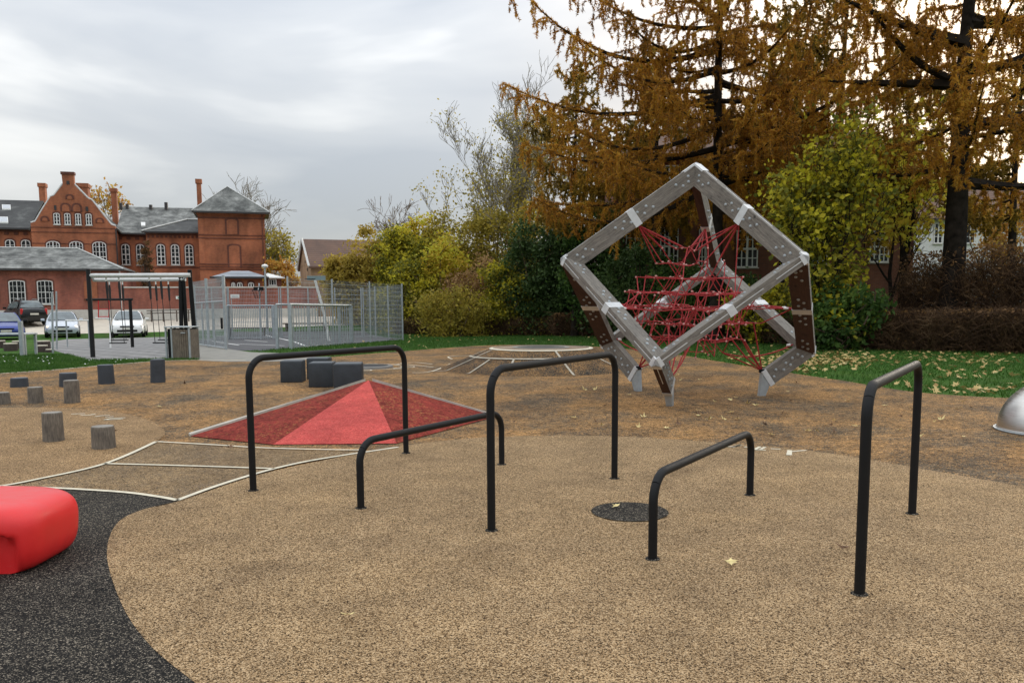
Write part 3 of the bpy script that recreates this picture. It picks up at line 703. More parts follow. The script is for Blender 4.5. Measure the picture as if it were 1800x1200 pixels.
def beam_geo(A, B, hw, q0, q1, lim0=None, lim1=None, cut=None):
    """prism between corners A and B, mitred against the two neighbours at each corner"""
    d = (B-A)/np.linalg.norm(B-A); m = (A+B)/2; r = (m-CC)/np.linalg.norm(m-CC); tt = np.cross(d, r)
    def solve(Vx, sgn, s, q):
        n = (Vx-CC)/np.linalg.norm(Vx-CC); hd = sgn*d-n*np.dot(sgn*d, n); hd /= np.linalg.norm(hd)
        P0 = m+tt*s*hw-r*q
        return (abs(s)*hw/math.tan(R(60))-np.dot(P0-Vx, hd))/np.dot(d, hd), P0
    ring0, ring1 = [], []
    for s, q in ((-1, q0), (0, q0), (1, q0), (1, q1), (0, q1), (-1, q1)):
        u0, P0 = solve(A, 1, s, q); u1, _ = solve(B, -1, s, q)
        if lim0 is not None: u0 = lim0
        if lim1 is not None: u1 = lim1
        ring0.append(P0+d*u0); ring1.append(P0+d*u1)
    return np.array(ring0), np.array(ring1), d, m, r, tt
def two_tone(m_, Vr0, Vr1):
    n = 6; V = np.vstack([Vr0, Vr1]); c = V.mean(0)
    for i in range(6):
        j = (i+1) % 6; q = np.array([i, j, j+n, i+n]); nrm = np.cross(V[q[1]]-V[q[0]], V[q[3]]-V[q[0]]); fc = V[q].mean(0)
        nrm = nrm if np.dot(nrm, fc-c) > 0 else -nrm; nrm /= np.linalg.norm(nrm)+1e-9
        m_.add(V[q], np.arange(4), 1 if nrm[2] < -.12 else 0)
    m_.add(Vr0, np.array([(0, 1, 4, 5), (1, 2, 3, 4)])); m_.add(Vr1, np.array([(0, 5, 4, 1), (1, 4, 3, 2)]))
MIDS = {}
EDG = [('T', 'L'), ('T', 'R'), ('T', 'B'), ('L', 'F'), ('R', 'F'), ('L', 'LB'), ('B', 'LB'), ('R', 'RB'), ('B', 'RB'), ('F', 'Z'), ('LB', 'Z'), ('RB', 'Z')]
FEET = []
for a, b_ in EDG:
    A_, B_ = CV[a], CV[b_]; foot = b_ == 'Z'
    lim1 = None
    if foot:
        d = (B_-A_)/CA; lim1 = (.20-(A_[2]+B_[2])/2)/d[2]
    r0, r1, d, m, r, tt = beam_geo(A_, B_, HW, 0, DP, None, lim1)
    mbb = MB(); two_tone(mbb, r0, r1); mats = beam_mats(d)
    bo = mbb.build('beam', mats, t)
    MIDS[a+b_] = m-r*DP
    us = [-CA/2+.20, -CA/2+.44]
    if not foot:
        us += [-.30, -.13, .13, .30, CA/2-.44, CA/2-.20]
        # galvanised sleeve round the middle joint
        s0, s1, *_ = beam_geo(A_, B_, HW+.006, -.006, DP+.006, -.062, .062)
        MB().prism(s0[[0, 2, 3, 5]], s1[[0, 2, 3, 5]]).build('joint_sleeve', m_zinc, t)
    else:
        us += [lim1-.32, lim1-.12]
    for side in (-1, 1):
        for i, u in enumerate(us):
            outer = (i in (0, 1)) or (not foot and i in (6, 7))
            du = .055
            for (uu_, q_) in ((u-du*.8, DP*.62), (u+du*.8, DP*.36)) if i % 2 == 0 else ((u-du*.8, DP*.64), (u+du*.8, DP*.36)):
                if outer:   # keep clear of the mitre
                    if u < 0: uu_ = max(uu_, -CA/2+.16+q_*.72)
                    else: uu_ = min(uu_, CA/2-.16-q_*.72)
                p = m+d*uu_-r*q_+tt*side*HW
                if p[2] < .2: continue
                mt = Matrix.Translation(p-np.array(t.location)) @ Vector((0, 0, 1)).rotation_difference(Vector(tt*side)).to_matrix().to_4x4()
                link('bolt', bolt_me, bo, mt)
    # slotted metal strip let into the outer face near each end
    for u0, u1 in ((-CA/2+.10, -CA/2+.55), (-.55, -.07), (.07, .55), (CA/2-.55, CA/2-.10)):
        if foot and u1 > lim1: continue
        P = [m+d*u+tt*s*.006+r*.0025 for u, s in ((u0, -1), (u0, 1), (u1, 1), (u1, -1))]; Q = [p-r*.012 for p in P]
        MB().prism(np.array(Q), np.array(P)).build('metal_strip', m_zinc, bo)
    if foot:
        e0 = r1[[0, 2, 3, 5]]; s0, s1, *_ = beam_geo(A_, B_, HW+.004, -.004, DP+.004, lim1-.03, lim1+.055)
        mf = MB(); mf.prism(s0[[0, 2, 3, 5]], s1[[0, 2, 3, 5]])
        ft = t; fo = mf.build('foot', m_zinc, t)
        c = s1[[0, 2, 3, 5]].mean(0); top = s1[[0, 2, 3, 5]]*.999+c*.001; inn = -np.array([r[0], r[1], 0]); inn /= np.linalg.norm(inn)+1e-9
        bot = top.copy(); bot[:, 2] = .004; k = np.array([c[0]+inn[0]*.05, c[1]+inn[1]*.05, .004]); top = c+(top-c)*.8; bot = k+(bot-np.array([c[0], c[1], .004]))*np.array([.65, .65, 1])
        MB().prism(bot, top).build('foot_plate', m_galv, fo); FEET.append(m+d*(lim1+.02)-r*DP)
# corner caps
nb = {}
for a, b_ in EDG: nb.setdefault(a, []).append(b_); nb.setdefault(b_, []).append(a)
for v in ('T', 'L', 'R', 'B', 'F', 'LB', 'RB'):
    mc_ = MB()
    for o_ in nb[v]:
        u = -CA/2+(.11 if v != 'T' else .26); r0, r1, *_ = beam_geo(CV[v], CV[o_], HW+.006, -.008, .022, None, u); mc_.prism(r0, r1)
    mc_.build('corner_cap', m_zinc, t)
# --- rope net
m_rope = plain('red_rope', (.36, .026, .028), .75, var=.3, vscale=30, bmp=.5); m_clamp = plain('clamp_pink', (.55, .26, .23), .45, .1, var=.2); m_buckle = plain('white_sleeve', (.75, .72, .70), .45)
net = bpy.data.objects.new('rope_net', None); COL.objects.link(net); net.parent = t
S = CA/2/6; nodes = {}
for i in range(-7, 8):
    for j in range(-7, 8):
        for k in range(-7, 8):
            if (i+j+k) % 2: continue
            p = -(ax[0]*i+ax[1]*j+ax[2]*k)*S; zz = p[2]; rr = math.hypot(p[0], p[1])
            if -1.0 < zz < 1.06 and rr < (1.32-.86*zz if zz > 0 else 1.32+.78*zz)+.03:
                sag = -.05*max(0, 1-rr/1.3)
                nodes[i, j, k] = CC+p*np.array([1, 1, .96])+rng.normal(0, .018, 3)+np.array([0, 0, sag])
dirs = [(1, -1, 0), (1, 0, -1), (0, 1, -1), (1, 1, 0), (1, 0, 1), (0, 1, 1)]
clamped = set(); rope_n = 0
def rope(pts, r=.0105, sagz=.0, name='rope', mat=None, nsd=5):
    pts = [np.asarray(p) for p in pts]; out = []
    for p, q in zip(pts[:-1], pts[1:]):
        for u in (0, .5): out.append(p*(1-u)+q*u-np.array([0, 0, sagz*4*u*(1-u)]))
    out.append(pts[-1]); return MB().tube(out, r, nsd).build(name, mat or m_rope, net)
for dvec in dirs:
    horiz = sum(dvec) == 0; done = set()
    for kx in list(nodes):
        prev = tuple(a-b for a, b in zip(kx, dvec))
        if prev in nodes: continue
        chain = [kx]
        while tuple(a+b for a, b in zip(chain[-1], dvec)) in nodes: chain.append(tuple(a+b for a, b in zip(chain[-1], dvec)))
        if len(chain) < 2: continue
        pk = .35 if horiz else .32
        if rng.random() > pk+(.1 if len(chain) > 4 else 0): continue
        if not horiz and len(chain) > 3 and rng.random() < .5:
            c_ = rng.integers(1, len(chain)-1); chain = chain[:c_+1] if rng.random() < .5 else chain[c_:]
        rope([nodes[q] for q in chain], .0078 if horiz else .0085, .008); rope_n += 1
        for q in chain: clamped.add(q)
clamp_me = MB().lathe([(.006, -.02), (.016, -.012), (.018, 0), (.016, .012), (.006, .02)], 6).mesh('rope_clamp', m_clamp, True)
cl = sorted(clamped); keep = rng.permutation(len(cl))[:190]
for q in keep:
    p = nodes[cl[q]]; link('rope_clamp', clamp_me, net, Matrix.Translation(p-np.array(t.location)+rng.normal(0, .012, 3)) @ Matrix.Rotation(rng.uniform(0, 3), 4, 'X') @ Matrix.Rotation(rng.uniform(0, 3), 4, 'Y'))
NP = np.array([nodes[q] for q in cl])
for key, mp_ in MIDS.items():
    if 'Z' in key: continue
    dd = np.linalg.norm(NP-mp_, axis=1)
    up = key[0] == 'T'
    order = np.argsort(dd+.25*rng.random(len(dd)))
    pick = list(order[:5 if up else 3])
    for n_, q in enumerate(pick):
        rope([mp_, NP[q]], .015 if n_ < 2 else .009, .0, nsd=7)
        if n_ < 2 and not up:
            u = .28; p = mp_*(1-u)+NP[q]*u; v_ = Vector(NP[q]-mp_).normalized(); MB().tube([p-np.array(v_)*.055, p, p+np.array(v_)*.055], [.012, .021, .012], 8).build('turnbuckle', m_buckle, net, True)
for fp in FEET:
    dd = np.linalg.norm(NP-fp, axis=1); order = np.argsort(dd+.4*rng.random(len(dd)))
    for n_, q in enumerate(order[:5]):
        rope([fp, NP[q]], .012, .0 if n_ < 3 else .06, nsd=6)
    MB().tube([fp+np.array([0, 0, -.03]), fp+np.array([0, 0, .03])], .055, 10).build('rope_socket', m_black, net)
for key in ('LB', 'RB'):
    fp = FEET[1 if key == 'LB' else 2]; inner = CV[key]+(CC-CV[key])/np.linalg.norm(CC-CV[key])*.42
    q = NP[np.argmin(np.linalg.norm(NP-(inner*.45+CC*.55-np.array([0, 0, .5])), axis=1))]
    rope([inner, inner*.7+q*.3-np.array([0, 0, .10]), inner*.35+q*.65-np.array([0, 0, .12]), q], .012, .01)
    v_ = (q-inner)/np.linalg.norm(q-inner); MB().tube([inner+v_*.05, inner+v_*.11], .02, 8).build('turnbuckle', m_buckle, net, True)

# ================================================================== SWINGS, GYM, BIN, TABLE (left middle ground)
m_sheath = plain('black_rubber', (.014, .014, .015), .7); m_beamw = plain('light_beam', (.62, .62, .60), .45, .25, var=.1)
fl, fr = G(163.5, 628), G(345, 625); SD = (fl[1]+fr[1])/2
t = thing('swing_set', 'black legged swing frame with two pale grey top beams', 'swing frame', ((fl[0]+fr[0])/2, SD, H(SD)))
tl, trr = W(155, 473, SD), W(333, 474, SD+.1)
bdist = 3.1
for base, top in ((fl, tl), (fr, trr)):
    MB().tube([base-np.array([0, 0, .05]), top], [.07, .065], 10).build('post', m_black, t, True)
for base, top in ((W(318, 586, SD+bdist), W(317, 486, SD+bdist)), (W(328, 588, SD+bdist+.2), W(322, 486, SD+bdist))):
    base[2] = H(base[1])-.03; MB().tube([base, top], [.07, .065], 10).build('post', m_black, t, True)
bl = G(170, 606); bl = np.array([fl[0]-.9, SD+bdist, H(SD+bdist)-.03])
zb1 = W(240, 484, SD)[2]; x0, x1 = W(162, 484, SD)[0], W(325, 484, SD)[0]
MB().tube([(x0-.12, SD, zb1), (x1+.15, SD+.05, zb1)], .067, 12).build('top_beam', m_beamw, t, True)
D2 = SD+bdist; zb2 = W(240, 491.5, D2)[2]; y0, y1 = W(164, 491, D2)[0], W(316, 491, D2)[0]
MB().tube([(y0, D2, zb2), (y1+.2, D2, zb2)], .062, 12).build('top_beam', m_beamw, t, True)
MB().tube([(y1+.12, D2, zb2), (x1+.08, SD, zb1)], .035, 8).build('cross_tube', m_galv, t, True)
MB().tube([(y0+.02, D2, zb2), (x0-.05, SD, zb1)], .035, 8).build('cross_tube', m_galv, t, True)
def swing(xa, xb, D, zt, seat_py, label, tilt=0.):
    a, b_ = gx(xa, D), gx(xb, D); cx_ = (a+b_)/2; t = thing('swing', label, 'swing', (cx_, D, H(D)), 0, 'swings hanging from the frame')
    zs = H(D)+.42
    for x in (a, b_):
        MB().tube([(x, D, zt-.06), (x, D, zt-.18)], .025, 8).build('hanger', m_white, t)
        xe = x+tilt
        MB().tube([(x, D, zt-.14), (x+tilt*.12, D, zt-.32), (x+tilt*.26, D, zt-.72)], [.022, .042, .03], 8).build('rope_sheath', m_sheath, t, True)
        MB().tube([(x+tilt*.26, D, zt-.7), (xe, D, zs)], .011, 5).build('rope', m_sheath, t)
    V, Fs = rbox(abs(b_-a)+.1, .17, .035, .012, 2); V = V+np.array([cx_+tilt, D, zs-.02]); MB().add(V, Fs).build('seat', m_sheath, t)
swing(193, 215, SD+.05, zb1, 623, 'black swing seat hanging nearest the left legs', .06)
swing(198, 221, D2, zb2, 612, 'swing on the rear beam beside the left black post', .02)
swing(268, 288, SD+.05, zb1, 620, 'swing hanging left of the wood-clad bin', .08)
swing(279, 301, D2, zb2, 610, 'swing on the rear beam just behind the wood-clad bin', .05)

# wood-clad bin
g = G(315, 631); BW = .72
t = thing('litter_bin', 'wood-slatted litter bin with a grey metal top beside the swings', 'bin', (g[0], g[1]+.3, H(g[1])), -.10)
bw, bh, bd = .70, .90, .55; m_slat = woodmat('bin_wood', (.085, .068, .05), (.26, .215, .16), (14, 14, 1.0))
MB().box((-bw/2+.03, -bd/2+.04, .02), (bw/2-.03, bd/2-.02, bh-.03)).build('inner_box', m_black, t, False, True)
V, Fs = rbox(bw+.06, bd+.10, .035, .01, 2, bh); MB().add(V, Fs).build('lid', m_galv, t, False, True)
for sx in (-bw/2, -bw/2+.17, bw/2-.0):
    MB().box((sx-.022, -bd/2-.02, 0), (sx+.022, -bd/2+.03, bh)).build('frame_post', m_galv, t, False, True)
for sx in (-bw/2, bw/2): MB().box((sx-.022, bd/2-.05, 0), (sx+.022, bd/2, bh)).build('frame_post', m_galv, t, False, True)
nsl = 8
for i in range(nsl):
    u0 = -bw/2+.20+i*(bw-.23)/nsl; u1 = u0+(bw-.23)/nsl-.008; bulge = .05*math.sin(math.pi*(i+.5)/nsl)
    MB().box((u0, -bd/2-.012-bulge, .015), (u1, -bd/2+.02, bh-.05-.012*(i % 2))).build('slat', m_slat, t, False, True)
for i in range(5):
    v0 = -bd/2+.05+i*.10; MB().box((bw/2-.005, v0, .015), (bw/2+.022, v0+.09, bh-.05)).build('slat', m_slat, t, False, True)
MB().box((.14, -bd/2-.085, bh-.16), (.27, -bd/2-.055, bh-.13)).build('handle', m_galv, t, False, True)

# red and black gym frame
m_redm = plain('red_paint', (.55, .02, .02), .5)
D = 33.; h0 = H(D)
t = thing('gym_frame', 'black gym frame with a small red ladder behind the swings', 'gym frame', (gx(192, D), D, h0))
for px, pb in ((156, 527), (228.5, 527)):
    p = W(px, pb, D); xb_ = p[0]; MB().tube([(xb_, D, h0-.05), (xb_, D, p[2])], .062 if px > 200 else .045, 10).build('post', m_black, t, True)
p0, p1 = W(152, 526.5, D), W(233, 526, D); MB().tube([p0, p1], .045, 8).build('top_bar', m_black, t, True)
for px in (173, 191.5): MB().tube([W(px, 528, D), W(px, 558, D)], .022, 8).build('red_post', m_redm, t)
for py in (543.5, 556.5): MB().tube([W(173, py, D), W(191.5, py, D)], .018, 8).build('red_rung', m_redm, t)
MB().tube([W(168, 559, D), W(194, 559, D)], .03, 8).build('white_bar', m_white, t)
pp = W(193, 559, D); MB().tube([pp, (pp[0]+.06, D-.2, h0-.03)], .032, 8).build('white_post', m_white, t)
D = 33.5; h0 = H(D); t = thing('low_bar', 'low grey steel bar left of the gym frame', 'bar', (gx(135, D), D, h0))
for px in (116, 155): p = W(px, 563, D); MB().tube([(p[0], D, h0-.03), p], .03, 8).build('post', m_galv, t)
MB().tube([W(115, 563, D), W(157, 562.5, D)], .028, 8).build('top_rail', m_white, t)
for px, top, D, lb in ((91.5, 513, 27.6, 'front one of two slim grey poles before the silver car'), (99, 512, 31.5, 'rear one of two slim grey poles before the silver car')):
    x = gx(px, D); t = thing('steel_pole', lb, 'pole', (x, D, H(D)), 0, 'slim grey poles on the swing pad')
    p = W(px, top, D); MB().tube([(x, D, H(D)-.03), p], .033, 8).build('shaft', m_galv, t, True); MB().lathe([(.04, 0), (.036, .03), (.01, .045)], 8, (0, 0, p[2]-H(D))).build('cap', m_black, t, True, True)
# steel table frame at the left edge
D = 26.3; h0 = H(D); xt = [gx(-40, D), gx(46, D)]
t = thing('steel_table', 'grey steel table with square legs at the left edge', 'table', (xt[0]/2+xt[1]/2, D, h0))
zt = W(20, 586, D)[2]
V, Fs = rbox(xt[1]-xt[0], .75, .05, .01, 2); MB().add(V+np.array([(xt[0]+xt[1])/2, D+.3, zt-.05]), Fs).build('table_top', m_galv, t)
for x in (xt[0]+.05, xt[1]-.05):
    for y in (D, D+.6): MB().box((x-.035, y-.035, h0), (x+.035, y+.035, zt-.052)).build('leg', m_galv, t)
zp = W(46, 564, D)[2]; MB().box((xt[1]-.11, D-.20, h0), (xt[1]+.0, D-.10, zp)).build('end_post', m_galv, t)
m_logt = plain('log_top_pale', (.60, .54, .43), .8, var=.15); m_logd = woodmat('log_bark', (.035, .025, .022), (.10, .07, .06), (8, 8, 2))
for px, py, w, h_, lb in ((14, 617, .46, .28, 'log stool in front of the steel table'), (28, 613, .42, .30, 'log stool under the steel table end'), (-4, 612, .4, .3, 'log stool cut off at the left edge by the table'),
                          (70.5, 616.5, .50, .36, 'tallest log stool of the cluster left of the poles'), (69, 619, .40, .24, 'middle log stool in front of the tallest one'), (85, 619.5, .26, .12, 'lowest log stool beside the grey poles')):
    g = G(px, py); tt_ = thing('log_stool', lb, 'stool', (g[0], g[1]+w*.4, H(g[1])), 0, 'log stools on the swing pad')
    MB().lathe([(w/2, 0), (w/2*1.03, h_*.5), (w/2, h_-.03)], 16).build('log_side', m_logd, tt_, True, True); MB().lathe([(w/2, h_-.03), (w/2*.99, h_), (.01, h_+.004)], 16).build('log_top', m_logt, tt_, False, True)

# ================================================================== CAGE, GOALS, HOOPS
FH = 2.62
C0, C1, C2 = G(398, 614.5), G(507, 612), G(708, 598)
C3 = np.array([gx(640, 45.5), 45.5, 0]); C4 = np.array([gx(493, 44), 44., 0]); C5 = np.array([gx(403, 43.6), 43.6, 0]); C6 = np.array([gx(344, 41), 41., 0]); C7 = G(341, 606)
def mesh_panel(parent, A, B, h0, h1, vs=.10, hs=.2, rv=.0035, rh=.0045, name='wire_mesh', mat=None):
    L = math.hypot(B[0]-A[0], B[1]-A[1]); d = np.array([(B[0]-A[0])/L, (B[1]-A[1])/L, 0]); m_ = MB(); gz = lambda s: H(A[1]+d[1]*s)
    V, Fq = [], []
    def wire(p, q, r):
        m_.tube([p, q], r, 4, False)
    for s in np.arange(vs/2, L, vs):
        p = np.array([A[0]+d[0]*s, A[1]+d[1]*s, 0]); wire(p+(0, 0, gz(s)+h0), p+(0, 0, gz(s)+h1), rv)
    for z in np.arange(h0+.01, h1+.01, hs):
        wire(np.array([A[0], A[1], gz(0)+z]), np.array([B[0], B[1], gz(L)+z]), rh)
    o = m_.build(name, mat or m_galv, parent); o['kind'] = 'stuff'; return o
def fence(A, B, nposts, label, h=FH, vs=.08, hs=.2, rv=.0036, rh=.0048, pr=.028):
    t = thing('mesh_fence', label, 'fence', ((A[0]+B[0])/2, (A[1]+B[1])/2, H((A[1]+B[1])/2)), 0, 'galvanised mesh fence round the ball court')
    mesh_panel(t, A, B, .06, h, vs, hs, rv, rh)
    for i in range(nposts):
        u = i/(nposts-1) if nposts > 1 else 0; p = A+(B-A)*u; z = H(p[1])
        MB().box((p[0]-pr, p[1]-pr, z-.02), (p[0]+pr, p[1]+pr, z+h+.05)).build('post', m_galv, t)
    return t
fence(C1+np.array([.03, .08, 0]), C2, 4, 'tall galvanised mesh fence running right behind the near goal')
fence(C2+np.array([0, .12, 0]), C3, 4, 'right end mesh fence along the lawn')
fence(C3-np.array([.1, 0, 0]), C4+np.array([.1, 0, 0]), 4, 'far mesh fence between the white hoop pole and the far goal')
fence(C5, C6+np.array([.06, 0, 0]), 3, 'far mesh fence left of the far goal')
fence(C4, C5+np.array([.05, .03, 0]), 2, 'mesh fence above the far goal')
fence(C6, C7+np.array([0, .1, 0]), 4, 'left side mesh fence behind the black swing leg', vs=.07)
tg = fence(C7, C0, 3, 'dense galvanised gate panel with latch beside the concrete path', vs=.08, hs=.2, rv=.0050, rh=.006, pr=.045)
for z in (1.75, .06): MB().tube([np.array([C7[0], C7[1]-.05, H(C7[1])+z]), np.array([C0[0], C0[1]-.05, H(C0[1])+z])], .03, 6).build('gate_rail', m_galv, tg)
for u in (.35, .7): p = C7+(C0-C7)*u; MB().box((p[0]-.03, p[1]-.09, H(p[1])+.1), (p[0]+.03, p[1]-.03, H(p[1])+1.75)).build('gate_stile', m_galv, tg)
p = C7+(C0-C7)*.93; MB().box((p[0]-.03, p[1]-.14, H(p[1])+.75), (p[0]+.03, p[1]-.05, H(p[1])+1.15)).build('latch_box', m_black, tg)
def goal(A, B, label, h, nb_, depth, dark=False):
    L = math.hypot(B[0]-A[0], B[1]-A[1]); d = (B-A)/L; d[2] = 0; nrm = np.array([-d[1], d[0], 0])
    t = thing('goal', label, 'goal', ((A[0]+B[0])/2, (A[1]+B[1])/2, H(A[1])), 0, 'steel goals of the ball court')
    z0, z1 = H(A[1]), H(B[1])
    for p, z, nm in ((A, z0, 'post'), (B, z1, 'post')):
        MB().box((p[0]-.06, p[1]-.06, z-.02), (p[0]+.06, p[1]+.06, z+h)).build(nm, m_galv, t)
        q = p+nrm*depth; MB().box((q[0]-.05, q[1]-.05, z-.02), (q[0]+.05, q[1]+.05, z+h)).build('rear_post', m_galv, t)
    for off in (0, depth):
        MB().tube([A+nrm*off+(0, 0, z0+h-A[2]), B+nrm*off+(0, 0, z1+h-B[2])], .038, 8).build('crossbar', m_galv, t)
    g_ = MB()
    for i in range(1, nb_):
        u = i/nb_; p = A+(B-A)*u; z = z0*(1-u)+z1*u
        g_.box((p[0]-.015, p[1]-.015, z), (p[0]+.015, p[1]+.015, z+h))
    o = g_.build('bar_grid', m_galv, t); o['kind'] = 'stuff'
    g_ = MB()
    for i in range(0, nb_+1):
        u = i/nb_; p = A+(B-A)*u; z = z0*(1-u)+z1*u+h; g_.tube([(p[0], p[1], z), p*np.array([1, 1, 0])+nrm*depth+(0, 0, z)], .018, 5)
    o = g_.build('roof_bars', m_galv, t); o['kind'] = 'stuff'
    for z in (.06, h*.5): MB().tube([A+(0, 0, z0+z-A[2]), B+(0, 0, z1+z-B[2])], .010, 6).build('cross_rail', m_galv, t)
ga, gb = G(512, 613.5), G(619, 604); goal(ga, gb, 'near steel goal with close vertical bars facing the lawn', 1.62, 24, .55)
goal(C5+np.array([.15, -.6, 0]), C4+np.array([-.15, -.6, 0]), 'far steel goal of dark vertical bars across the court', 1.72, 26, .5)
# far hoop and near hoop
D = 42.6; p = W(455, 510, D); t = thing('basketball_hoop', 'black basketball hoop above the far goal', 'hoop', (p[0], D, H(D)))
an = np.linspace(0, 2*math.pi, 25); MB().tube(np.stack([p[0]+.24*np.cos(an), D-.3+.24*np.sin(an), np.full(25, p[2])], 1), .02, 6).build('ring', m_black, t)
for i in range(8): a = i*math.pi/4; MB().tube([(p[0]+.24*math.cos(a), D-.3+.24*math.sin(a), p[2]), (p[0]+.11*math.cos(a+.4), D-.3+.11*math.sin(a+.4), p[2]-.42)], .008, 4).build('net_cord', m_black, t)
MB().tube([(p[0], D, H(D)), (p[0], D+.1, p[2]+.35), (p[0], D-.1, p[2])], .035, 6).build('pole', m_galv, t)
MB().box((p[0]-.25, D-.06, p[2]-.02), (p[0]+.25, D-.03, p[2]+.16)).build('mounting_plate', m_black, t)
D = 39.5; t = thing('basketball_hoop', 'basketball stand with a leaning white pole by the right fence', 'hoop', (gx(570, D), D, H(D)))
p0, p1 = W(566, 536, D), W(553, 490, D); p0b = np.array([p0[0]+.28, D, H(D)])
MB().tube([p0b, p0, p1], .06, 10).build('pole', m_white, t, True)
q0, q1 = W(545, 487, D), W(577, 493, D); MB().box((q0[0], D-.6, q1[2]), (q1[0], D-.55, q0[2]+.04)).build('backboard', plain('green_board', (.20, .27, .27), .5), t)
MB().tube(np.stack([p1[0]+.23*np.cos(an), D-.88+.23*np.sin(an), np.full(25, q1[2]+.05)], 1), .018, 6).build('ring', m_black, t)
# sign, benches, lamp
D = 43.; p = W(421, 520.5, D); t = thing('wall_sign', 'small white rectangular sign on the fence left of the far goal', 'sign', (p[0], D, H(D)))
MB().box((p[0]-.22, D-.72, p[2]-.09), (p[0]+.22, D-.70, p[2]+.09)).build('plate', m_white, t)
for k in (-.03, .02): MB().box((p[0]-.16, D-.728, p[2]+k-.008), (p[0]+.16, D-.724, p[2]+k+.008)).build('print_line', plain('sign_print', (.45, .45, .45), .7), t)
MB().tube([(p[0]-.2, D-.69, H(D)), (p[0]-.2, D-.69, p[2])], .02, 6).build('post', m_galv, t)
m_bench = plain('bench_wood', (.10, .075, .06), .8)
for (a, b_, py, D, lb) in ((398, 470, 570, 49.0, 'long low dark bench beyond the far goal'), (498, 575, 565, 52.0, 'dark bench standing at the back of the gravel')):
    p0, p1 = W(a, py, D), W(b_, py-1, D); h0 = H(D); t = thing('bench', lb, 'bench', ((p0[0]+p1[0])/2, D, h0), 0, 'benches on the gravel')
    MB().box((p0[0], D-.2, h0+.40), (p1[0], D+.2, h0+.47)).build('seat', m_bench, t)
    for x in (p0[0]+.15, p1[0]-.25): MB().box((x, D-.15, h0), (x+.1, D+.15, h0+.398)).build('leg', m_bench, t)
D = 50.; p = W(465.5, 468, D); t = thing('street_lamp', 'slim lamp post with a white dome head by the tower', 'lamp', (p[0], D, H(D)))
MB().tube([(p[0], D, H(D)-.03), (p[0], D, p[2])], [.07, .05], 8).build('post', m_galv, t, True)
MB().lathe([(.06, -.12), (.17, -.06), (.20, .02), (.12, .10), (.02, .13)], 14, (0, 0, p[2]-H(D))).build('lamp_head', m_white, t, True, True)

